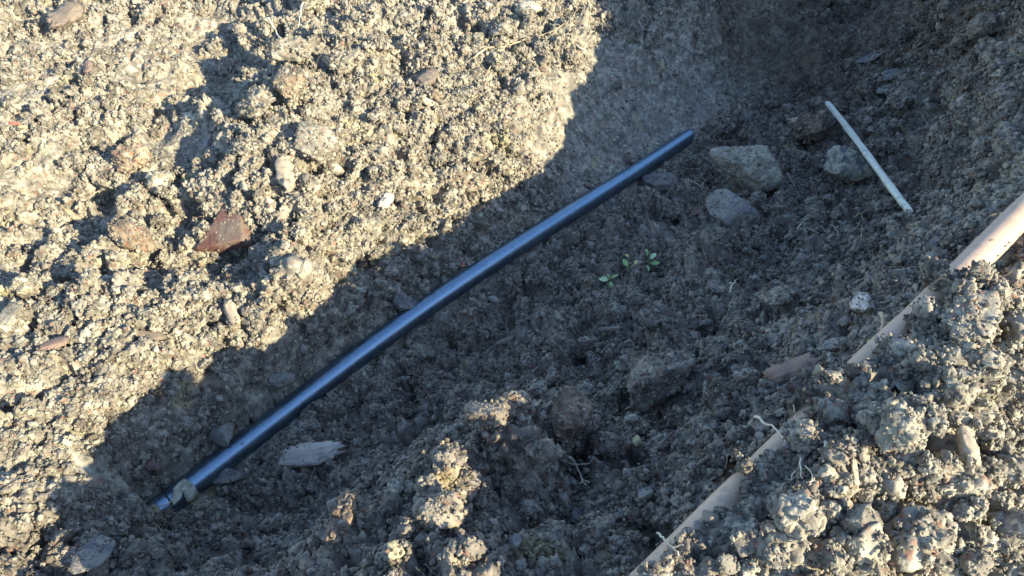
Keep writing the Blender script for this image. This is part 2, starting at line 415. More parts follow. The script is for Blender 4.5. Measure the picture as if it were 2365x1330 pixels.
def soil_material(name, gain=1.0, tint=(1, 1, 1), rnd=False):
    m, nt, b = nmat(name)
    pos = nt.nodes.new('ShaderNodeNewGeometry').outputs['Position']
    c = lambda r, g, bl: (r * gain * tint[0], g * gain * tint[1], bl * gain * tint[2])
    col = ramp(nt, noise_n(nt, pos, 55, 6, .65), [(.30, c(.075, .064, .052)), (.5, c(.215, .192, .153)), (.68, c(.42, .385, .30))])
    big = ramp(nt, noise_n(nt, pos, 6, 3, .5), [(.35, 0), (.65, 1)])
    col = mix(nt, big, col, mix(nt, .35, col, c(.20, .19, .165)))
    vor = nt.nodes.new('ShaderNodeTexVoronoi'); vor.inputs['Scale'].default_value = 240; L(nt, pos, vor.inputs['Vector'])
    sep = nt.nodes.new('ShaderNodeSeparateColor'); L(nt, vor.outputs['Color'], sep.inputs[0])
    col = mix(nt, ramp(nt, sep.outputs[0], [(.93, 0), (.95, .8)]), col, c(.42, .38, .27))
    col = mix(nt, ramp(nt, sep.outputs[1], [(.95, 0), (.97, .6)]), col, c(.26, .12, .08))
    col = mix(nt, ramp(nt, sep.outputs[2], [(.88, 0), (.92, .7)]), col, c(.09, .075, .06))
    ybl = ramp(nt, noise_n(nt, pos, 17, 2, .5), [(.66, 0), (.74, .55)])
    col = mix(nt, ybl, col, c(.38, .33, .17))
    # dark soil and painted shade on the dug side, pale silt on the bank
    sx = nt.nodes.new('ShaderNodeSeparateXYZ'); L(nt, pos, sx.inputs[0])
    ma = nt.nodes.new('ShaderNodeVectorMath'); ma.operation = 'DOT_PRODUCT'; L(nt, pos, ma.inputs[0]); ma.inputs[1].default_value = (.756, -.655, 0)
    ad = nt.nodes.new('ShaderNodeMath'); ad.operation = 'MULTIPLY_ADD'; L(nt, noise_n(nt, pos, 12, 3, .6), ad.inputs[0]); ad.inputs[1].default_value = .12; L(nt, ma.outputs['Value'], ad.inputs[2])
    loam_shade = nt.nodes.new('ShaderNodeMapRange'); loam_shade.interpolation_type = 'SMOOTHSTEP'
    loam_shade.inputs[1].default_value = -.56; loam_shade.inputs[2].default_value = -.47; L(nt, ad.outputs[0], loam_shade.inputs[0])
    sunlit_fade = nt.nodes.new('ShaderNodeMapRange'); sunlit_fade.interpolation_type = 'SMOOTHSTEP'  # takes the painted slope shade out again over the sunlit heap
    sunlit_fade.inputs[1].default_value = -.05; sunlit_fade.inputs[2].default_value = .07; sunlit_fade.inputs[3].default_value = 1.0; sunlit_fade.inputs[4].default_value = .0; L(nt, ad.outputs[0], sunlit_fade.inputs[0])
    both = nt.nodes.new('ShaderNodeMath'); both.operation = 'MULTIPLY'; L(nt, loam_shade.outputs[0], both.inputs[0]); L(nt, sunlit_fade.outputs[0], both.inputs[1])
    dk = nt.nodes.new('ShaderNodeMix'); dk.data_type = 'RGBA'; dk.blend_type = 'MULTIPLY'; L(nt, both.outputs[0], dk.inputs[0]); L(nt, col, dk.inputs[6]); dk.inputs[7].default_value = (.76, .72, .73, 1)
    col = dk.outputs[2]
    m2 = nt.nodes.new('ShaderNodeVectorMath'); m2.operation = 'DOT_PRODUCT'; L(nt, pos, m2.inputs[0]); m2.inputs[1].default_value = (.75, .66, 0)  # shade of the recess at the far trench end, painted into the soil colour
    recess_shade = nt.nodes.new('ShaderNodeMapRange'); recess_shade.interpolation_type = 'SMOOTHSTEP'
    recess_shade.inputs[1].default_value = 1.30; recess_shade.inputs[2].default_value = 1.52; L(nt, m2.outputs['Value'], recess_shade.inputs[0])
    d2 = nt.nodes.new('ShaderNodeMix'); d2.data_type = 'RGBA'; d2.blend_type = 'MULTIPLY'; L(nt, recess_shade.outputs[0], d2.inputs[0]); L(nt, col, d2.inputs[6]); d2.inputs[7].default_value = (.60, .55, .52, 1)
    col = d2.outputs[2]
    if rnd:
        oi = nt.nodes.new('ShaderNodeObjectInfo')
        col = mix(nt, ramp(nt, oi.outputs['Random'], [(.5, 0), (1, .45)]), col, c(.36, .33, .27))
        col = mix(nt, ramp(nt, oi.outputs['Random'], [(.0, .7), (.4, 0)]), col, c(.07, .058, .046))
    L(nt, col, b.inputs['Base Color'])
    b.inputs['Roughness'].default_value = .95
    b.inputs['Specular IOR Level'].default_value = .15
    bump(nt, b, noise_n(nt, pos, 700, 3, .7), .7, .0012)
    return m
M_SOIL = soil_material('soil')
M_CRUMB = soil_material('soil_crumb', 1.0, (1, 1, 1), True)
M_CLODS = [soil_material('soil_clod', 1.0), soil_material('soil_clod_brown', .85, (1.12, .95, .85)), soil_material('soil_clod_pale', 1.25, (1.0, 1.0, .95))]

def stone_material(name, c1, c2, crust=.35, crust_col=(.26, .225, .165), scale=60, rough=.8):
    m, nt, b = nmat(name)
    pos = nt.nodes.new('ShaderNodeTexCoord').outputs['Object']
    col = ramp(nt, noise_n(nt, pos, scale, 6, .6), [(.3, c1), (.7, c2)])
    col = mix(nt, ramp(nt, noise_n(nt, pos, scale * 5, 4, .6), [(.45, 0), (.62, .5)]), col, tuple(x * .55 for x in c1))
    if crust:
        col = mix(nt, ramp(nt, noise_n(nt, pos, scale * .8, 7, .75), [(.62 - crust * .3, 0), (.70 - crust * .3, .9)]), col, crust_col)
    L(nt, col, b.inputs['Base Color']); b.inputs['Roughness'].default_value = rough
    b.inputs['Specular IOR Level'].default_value = .25
    bump(nt, b, noise_n(nt, pos, scale * 7, 5, .7), .6, .0015)
    return m
M_LIME = stone_material('limestone', (.27, .25, .19), (.46, .42, .31), .5, (.17, .15, .115))
M_LIME2 = stone_material('ochre_stone', (.22, .21, .17), (.42, .38, .25), .5, (.09, .09, .095))
M_GREY = stone_material('grey_stone', (.15, .145, .14), (.26, .25, .23), .6, (.24, .215, .17))
M_SLATE = stone_material('slate', (.085, .083, .09), (.15, .145, .15), .55, (.20, .18, .145))
M_QUARTZ = stone_material('quartz', (.38, .33, .30), (.60, .55, .50), .45, (.22, .19, .15), rough=.45)
M_BRICK = stone_material('old_brick', (.11, .058, .048), (.16, .075, .06), .48, (.15, .12, .095), 35)
M_RED = stone_material('red_chip', (.35, .1, .07), (.45, .17, .11), .1)
M_PALE = stone_material('pale_chip', (.36, .33, .26), (.52, .48, .39), .5)
M_TAN = stone_material('tan_pebble', (.38, .32, .18), (.5, .43, .26), .15)

def wood_material(name, c1, c2, scale=(30, 30, 6), dirt=.3, rough=.75, dirt_col=(.13, .105, .08)):
    m, nt, b = nmat(name)
    pos = nt.nodes.new('ShaderNodeTexCoord').outputs['Object']
    mp = nt.nodes.new('ShaderNodeMapping'); mp.inputs['Scale'].default_value = scale; L(nt, pos, mp.inputs[0])
    g = noise_n(nt, mp.outputs[0], 12, 5, .65)
    col = ramp(nt, g, [(.3, c1), (.7, c2)])
    if dirt:
        col = mix(nt, ramp(nt, noise_n(nt, pos, 90, 6, .75), [(.66 - dirt * .3, 0), (.74 - dirt * .3, .85)]), col, dirt_col)
    L(nt, col, b.inputs['Base Color']); b.inputs['Roughness'].default_value = rough
    bump(nt, b, g, .5, .001)
    return m
M_BARK = wood_material('bark', (.09, .07, .055), (.22, .17, .13), (1, 8, 8), .45)
M_BARKP = wood_material('weathered_wood', (.26, .22, .18), (.50, .45, .38), (1, 9, 9), .25)
M_BARKR = wood_material('red_bark', (.10, .065, .052), (.22, .145, .115), (1, 8, 8), .5)
M_SPLINT = wood_material('pale_splinter', (.27, .21, .14), (.44, .36, .26), (1, 9, 9), .4)
M_LATH = wood_material('bleached_lath', (.42, .41, .33), (.66, .64, .52), (.6, 9, 9), .36, .7, (.22, .21, .18))
M_HANDLE = wood_material('handle_wood', (.31, .215, .155), (.46, .34, .25), (.3, 3, 3), .42, .6, (.27, .20, .15))

m, nt, b = nmat('black_polyethylene'); M_PIPE = m
pos = nt.nodes.new('ShaderNodeTexCoord').outputs['Object']
dust = ramp(nt, noise_n(nt, pos, 120, 8, .8), [(.47, 0), (.70, .65)])
speck = ramp(nt, noise_n(nt, pos, 700, 2, .5), [(.70, 0), (.76, .7)])
L(nt, mix(nt, speck, mix(nt, dust, (.010, .014, .024), (.19, .17, .135)), (.22, .19, .15)), b.inputs['Base Color'])
rr = nt.nodes.new('ShaderNodeMapRange'); rr.inputs[3].default_value = .27; rr.inputs[4].default_value = .46
L(nt, noise_n(nt, pos, 60, 6, .7), rr.inputs[0]); L(nt, rr.outputs[0], b.inputs['Roughness'])
b.inputs['IOR'].default_value = 3.6; b.inputs['Specular Tint'].default_value = (.52, .77, 1.0, 1)
bump(nt, b, noise_n(nt, pos, 300, 3, .6), .12, .0006)

m, nt, b = nmat('root'); M_ROOT = m
pos = nt.nodes.new('ShaderNodeNewGeometry').outputs['Position']
L(nt, ramp(nt, noise_n(nt, pos, 30, 4, .6), [(.3, (.20, .15, .09)), (.55, (.38, .30, .19)), (.75, (.55, .47, .32))]), b.inputs['Base Color'])
b.inputs['Roughness'].default_value = .8
m, nt, b = nmat('pale_root'); M_ROOTP = m
pos = nt.nodes.new('ShaderNodeNewGeometry').outputs['Position']
L(nt, ramp(nt, noise_n(nt, pos, 60, 4, .6), [(.3, (.42, .36, .26)), (.7, (.62, .56, .45))]), b.inputs['Base Color'])
b.inputs['Roughness'].default_value = .7
def leafmat(name, c1, c2, tr=.0):
    m, nt, b = nmat(name); pos = nt.nodes.new('ShaderNodeTexCoord').outputs['Object']
    L(nt, ramp(nt, noise_n(nt, pos, 130, 4, .6), [(.35, c1), (.65, c2)]), b.inputs['Base Color'])
    b.inputs['Roughness'].default_value = .5
    bump(nt, b, noise_n(nt, pos, 400, 3, .6), .4, .0006)
    return m
M_GREEN = leafmat('seedling_leaf', (.15, .27, .08), (.28, .42, .15))
M_GREENP = leafmat('seedling_leaf_pale', (.32, .46, .20), (.46, .58, .32))
M_YELLOWG = leafmat('seedling_leaf_yellow', (.40, .38, .12), (.50, .46, .18))
M_STEM = leafmat('seedling_stem', (.25, .28, .12), (.36, .36, .18))
M_DRY = leafmat('dry_leaf', (.24, .21, .13), (.50, .48, .38))

# ------------------------------------------------------------------ build the ground
idx = np.arange(len(P)).reshape(shp)
quads = np.stack([idx[:-1, :-1], idx[:-1, 1:], idx[1:, 1:], idx[1:, :-1]], -1).reshape(-1, 4)
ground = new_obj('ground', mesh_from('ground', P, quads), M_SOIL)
tag(ground, 'dug earth with a trench between a flat bank and a spoil heap', kind='structure')

# ------------------------------------------------------------------ loose crumbs: one object, instanced
def ico(sub):
    import bmesh
    bm = bmesh.new(); bmesh.ops.create_icosphere(bm, subdivisions=sub, radius=1.0)
    V = np.array([v.co[:] for v in bm.verts]); Fc = np.array([[v.index for v in f.verts] for f in bm.faces]); bm.free()
    return V, Fc
ICO = {k: ico(k) for k in (2, 3, 4, 5)}
crumb_coll = bpy.data.collections.new('crumb_shapes')
for k in range(9):
    V, Fc = ICO[3]
    s = V + k * 7.3
    g, _ = granules(s * 1.5, 100 + k)
    r = .45 + .6 * g + .5 * fbm(s * 1.1, 3, 200 + k)
    if k < 1:
        rg_ = np.random.default_rng(k + 40); nn_ = rg_.normal(size=(10, 3)); nn_ /= np.linalg.norm(nn_, axis=1, keepdims=True); dd_ = rg_.uniform(.5, .9, 10)
        q_ = V @ nn_.T; r = np.minimum(np.min(np.where(q_ > .05, dd_ / np.maximum(q_, .05), 9), axis=1), 1.1) + .18 * fbm(s * 2, 2, k + 60)
    W = V * r[:, None] * np.array([1, rng.uniform(.6, 1), rng.uniform(.45, .9)])
    me = mesh_from('crumb', W, Fc); me.materials.append(M_CRUMB); me.polygons.foreach_set('use_smooth', np.ones(len(me.polygons), bool))
    o = bpy.data.objects.new('crumb', me); crumb_coll.objects.link(o)

Pg = P.reshape(shp + (3,)); Ng = N.reshape(shp + (3,))
sub = np.zeros(shp, bool); sub[30:-30, 30:-30] = True
cand = np.flatnonzero(sub.ravel())
cx_, cy_ = P[cand, 0], P[cand, 1]
cell = half[:, None].repeat(shp[1], 1).ravel()[cand] * np.gradient(Y)[:, None].repeat(shp[1], 1).ravel()[cand]
smc = smooth_mask(cx_, cy_)
patch = sstep(-.35, .35, fbm(P[cand] * 16, 2, 300))
dens = cell * (1 - .93 * smc) * (.25 + .75 * patch) / np.maximum(Nm[cand, 2], .3)
pdc, pzc, _, ptc = polydist(cx_, cy_, PIPE[::4])
dens *= np.where((pdc < R_PIPE * 1.15), 0, np.where(pdc < .04, 1.3, 1))
tc, ec = handle_te(cx_, cy_)
dens *= np.where((np.abs(ec) < R_HAND * 1.25) & (P[cand, 2] < HZ + R_HAND * .4) & (tc > -.05) & (tc < 1.05), 0.0, 1)
dcam = np.linalg.norm(P[cand] - CAM, axis=1)
dens /= dcam ** .8
rel = P[cand] - CAM; dz_ = rel[:, 1] * ST - rel[:, 2] * CT
uu_ = np.abs(rel[:, 0] / dz_) * F_PX; vv_ = np.abs((rel[:, 1] * CT + rel[:, 2] * ST) / dz_) * F_PX
dens *= np.where((uu_ > 1300) | (vv_ > 780), .4, 1)
dens /= dens.sum()
NCR = 290000
pick = rng.choice(len(cand), NCR, p=dens)
ci = cand[pick]
size = np.clip(np.exp(rng.normal(math.log(.00155), .58, NCR)), .0006, .008) * (.62 + .5 * np.clip(dcam[pick], .5, 1.5))
size *= 1 - .5 * smc[pick]
cp = P[ci] + N[ci] * (size * rng.uniform(-.35, .6, NCR))[:, None] + rng.uniform(-.0008, .0008, (NCR, 3))
pdn, pzn, _, _ = polydist(cp[:, 0], cp[:, 1], PIPE[::4])
ok = np.hypot(pdn, np.abs(cp[:, 2] - pzn)) > R_PIPE + size * .8
tc, ec = handle_te(cp[:, 0], cp[:, 1])
ok &= ~((np.hypot(ec, cp[:, 2] - HZ - .012 * tc) < R_HAND + size * .7) & (tc > -.02) & (tc < 1.02))
cp, size = cp[ok], size[ok]

def point_cloud(name, pos, size, rot, coll):
    me = bpy.data.meshes.new(name); me.vertices.add(len(pos)); me.vertices.foreach_set('co', pos.astype(np.float32).ravel())
    a = me.attributes.new('size', 'FLOAT', 'POINT'); a.data.foreach_set('value', size.astype(np.float32))
    a = me.attributes.new('turn', 'FLOAT_VECTOR', 'POINT'); a.data.foreach_set('vector', rot.astype(np.float32).ravel())
    o = bpy.data.objects.new(name, me); C.objects.link(o)
    ng = bpy.data.node_groups.new(name, 'GeometryNodeTree')
    ng.interface.new_socket('Geometry', in_out='INPUT', socket_type='NodeSocketGeometry')
    ng.interface.new_socket('Geometry', in_out='OUTPUT', socket_type='NodeSocketGeometry')
    gi, go = ng.nodes.new('NodeGroupInput'), ng.nodes.new('NodeGroupOutput')
    ip = ng.nodes.new('GeometryNodeInstanceOnPoints'); ip.inputs['Pick Instance'].default_value = True
    cinfo = ng.nodes.new('GeometryNodeCollectionInfo'); cinfo.inputs['Collection'].default_value = coll
    cinfo.inputs['Separate Children'].default_value = True; cinfo.inputs['Reset Children'].default_value = True
    na = ng.nodes.new('GeometryNodeInputNamedAttribute'); na.data_type = 'FLOAT'; na.inputs['Name'].default_value = 'size'
    nr = ng.nodes.new('GeometryNodeInputNamedAttribute'); nr.data_type = 'FLOAT_VECTOR'; nr.inputs['Name'].default_value = 'turn'
    er = ng.nodes.new('FunctionNodeEulerToRotation')
    lk = ng.links.new
    lk(gi.outputs[0], ip.inputs['Points']); lk(cinfo.outputs[0], ip.inputs['Instance'])
    lk(nr.outputs[0], er.inputs[0]); lk(er.outputs[0], ip.inputs['Rotation']); lk(na.outputs[0], ip.inputs['Scale'])
    lk(ip.outputs[0], go.inputs[0])
    md = o.modifiers.new('scatter', 'NODES'); md.node_group = ng
    return o
COAT_P, COAT_S = [cp], [size]

# ------------------------------------------------------------------ tube and other shape helpers
def tube_data(path, radii, sides=10, cap=True, wobble=0, seed=0):
    path = np.asarray(path, float); n = len(path); radii = np.broadcast_to(radii, (n,))
    T = np.gradient(path, axis=0); T /= np.linalg.norm(T, axis=1, keepdims=True) + 1e-12
    up = np.array([0, 0, 1.0]) if abs(T[0][2]) < .9 else np.array([1.0, 0, 0])
    a = np.cross(T[0], up); a /= np.linalg.norm(a)
    V = []
    ang = np.arange(sides) / sides * 2 * math.pi
    for i in range(n):
        a = a - T[i] * (a @ T[i]); a /= np.linalg.norm(a) + 1e-12
        bb = np.cross(T[i], a)
        ring = path[i] + radii[i] * (np.cos(ang)[:, None] * a + np.sin(ang)[:, None] * bb)
        V.append(ring)
    V = np.concatenate(V)
    Fc = []
    for i in range(n - 1):
        for k in range(sides):
            Fc.append((i * sides + k, i * sides + (k + 1) % sides, (i + 1) * sides + (k + 1) % sides, (i + 1) * sides + k))
    if cap:
        V = np.vstack([V, path[0], path[-1]]); c0, c1 = len(V) - 2, len(V) - 1
        for k in range(sides):
            Fc.append((c0, (k + 1) % sides, k, k)); Fc.append((c1, (n - 1) * sides + k, (n - 1) * sides + (k + 1) % sides, (n - 1) * sides + (k + 1) % sides))
    if wobble:
        V = V + np.stack([fbm(V * 300, 2, seed + j) for j in range(3)], 1) * wobble
    return V, Fc
def mesh_mixed(name, V, Fc):
    me = bpy.data.meshes.new(name)
    me.from_pydata([tuple(v) for v in V], [], [tuple(dict.fromkeys(f)) for f in Fc]); me.update()
    return me
def surf(x, y):
    return float(top(np.array([x]), np.array([y]))[0])

# ------------------------------------------------------------------ pipe
d0 = (PIPE[0] - PIPE[6]); d0 /= np.linalg.norm(d0); d1 = (PIPE[-1] - PIPE[-7]); d1 /= np.linalg.norm(d1)
full = np.vstack([PIPE[0] + d0 * .16 + [0, 0, -.03], PIPE[0] + d0 * .08 + [0, 0, -.01], PIPE, PIPE[-1] + d1 * .06 + [0, 0, -.010], PIPE[-1] + d1 * .14 + [0, 0, -.026]])
V, Fc = tube_data(catmull(full[::3], 6), R_PIPE, 48)
pipe = new_obj('water_pipe', mesh_mixed('water_pipe', V, Fc), M_PIPE)
tag(pipe, 'glossy black plastic pipe lying along the bottom of the trench', 'pipe')

# ------------------------------------------------------------------ wooden handle
hp = np.array([HA + (HB - HA) * t for t in np.linspace(0, 1.5, 80)])
V, Fc = tube_data(hp, R_HAND, 40)
V = V + np.stack([fbm(V * 14, 2, 400 + j) for j in range(3)], 1) * .0012
mid = (HA + HB) / 2; V = V - mid
yaw = math.atan2(HDIR[1], HDIR[0])
Rz = np.array(Matrix.Rotation(-yaw, 3, 'Z')); V = V @ Rz.T
handle = new_obj('wooden_handle', mesh_mixed('wooden_handle', V, Fc), M_HANDLE)
handle.location = mid; handle.rotation_euler = (0, 0, yaw)
tag(handle, 'smooth tan wooden tool handle half buried in the soil heap', 'tool handle')
# dark nicks along the bare end of the handle
knick_coords = [(2330, 560), (2290, 555), (2215, 625), (2280, 608), (2322, 568), (2250, 650), (2305, 590), (2268, 600)]
M_NICK = leafmat('nick', (.06, .045, .035), (.10, .07, .05))
for k, (u, v) in enumerate(knick_coords):
    r = ray(u, v); t = .3
    while t < 1.2:
        p = CAM + r * t; tt_, ee_ = handle_te(p[0], p[1])
        if math.hypot(ee_, p[2] - HZ - .012 * tt_) < R_HAND: break
        t += .0008
    a = rng.uniform(-.4, .9)
    dd = np.array([math.cos(yaw - a), math.sin(yaw - a), 0]) * .0028
    n_ = p - (HA + (HB - HA) * tt_); n_ /= np.linalg.norm(n_)
    dd = dd - n_ * (dd @ n_)
    V, Fc = tube_data([p - dd, p - dd * .3 + n_ * .0003, p + dd * .4 + n_ * .0003, p + dd], [.0002, .0007, .0006, .0002], 6)
    V = (V - mid) @ Rz.T
    new_obj('nick', mesh_mixed('nick', V, Fc), M_NICK, handle)

# ------------------------------------------------------------------ clods, stones, bark: shapes
def clod_mesh(name, a, b, c, seed, lump=1.0, sub=4):
    V, Fc = ICO[sub]
    s = V * 1.0 + seed * 3.17
    g1, _ = granules(s * 1.25, seed); g2, _ = granules(s * 2.7, seed + 1); g3, _ = granules(s * 6.0, seed + 2)
    r = .55 + lump * (.28 * g1 + .20 * g2 + .11 * g3) + .5 * fbm(s * .8, 3, seed + 3)
    W = V * r[:, None]
    W *= np.array([a, b, c]) / np.abs(W).max(0)
    return mesh_from(name, W, Fc)
def stone_mesh(name, a, b, c, seed, sub=4, nplanes=13, fuzz=.03):
    V, Fc = ICO[sub]; rg = np.random.default_rng(seed)
    n = rg.normal(size=(nplanes, 3)); n /= np.linalg.norm(n, axis=1, keepdims=True); d = rg.uniform(.62, .95, nplanes)
    q = V @ n.T; r = np.min(np.where(q > .05, d / np.maximum(q, .05), 9), axis=1); r = np.minimum(r, 1.15)
    W = V * r[:, None]
    W += V * (fbm(W * 2.2 + seed, 3, seed)[:, None] * .09 + fuzz * granules(W * 7 + seed, seed)[0][:, None])
    W *= np.array([a, b, c]) / np.abs(W).max(0)
    return mesh_from(name, W, Fc)
def bark_mesh(name, a, b, c, seed):
    n, m = 40, 18
    uu = np.linspace(-1, 1, n); rg = np.random.default_rng(seed)
    V = []
    prof = (1 - np.abs(uu) ** rg.uniform(2.2, 5)) ** .6
    endcut = rg.uniform(-.25, .25)
    for i, u in enumerate(uu):
        for k in range(m):
            th = k / m * 2 * math.pi
            yy = np.sign(math.cos(th)) * abs(math.cos(th)) ** .7; zz = np.sign(math.sin(th)) * abs(math.sin(th)) ** .7
            V.append((u + yy * endcut * .25, yy * (.25 + .75 * prof[i]), zz * (.35 + .65 * prof[i]) + .25 * (u * u - .4)))
    V = np.array(V)
    lines = perlin(V * np.array([1.2, 6, 6]) + seed, seed); V[:, 1:] *= (1 + .6 * lines)[:, None]
    V += np.stack([fbm(V * 2.4 + seed, 3, seed + j) for j in range(3)], 1) * .16
    thk = np.arctan2(V[:, 2], V[:, 1])
    rag = perlin(np.stack([thk * 2.2, V[:, 1] * 3, np.zeros(len(V)) + seed], 1), seed + 9)
    V[:, 0] += rag * .55 * np.abs(V[:, 0]) ** 3
    Fc = [(i * m + k, i * m + (k + 1) % m, (i + 1) * m + (k + 1) % m, (i + 1) * m + k) for i in range(n - 1) for k in range(m)]
    V = V * np.array([a, b, c]); nV = len(V); V = np.vstack([V, V[:m].mean(0), V[-m:].mean(0)])
    for k in range(m):
        Fc.append((nV, (k + 1) % m, k, k)); Fc.append((nV + 1, (n - 1) * m + k, (n - 1) * m + (k + 1) % m, (n - 1) * m + (k + 1) % m))
    return mesh_mixed(name, V, Fc)

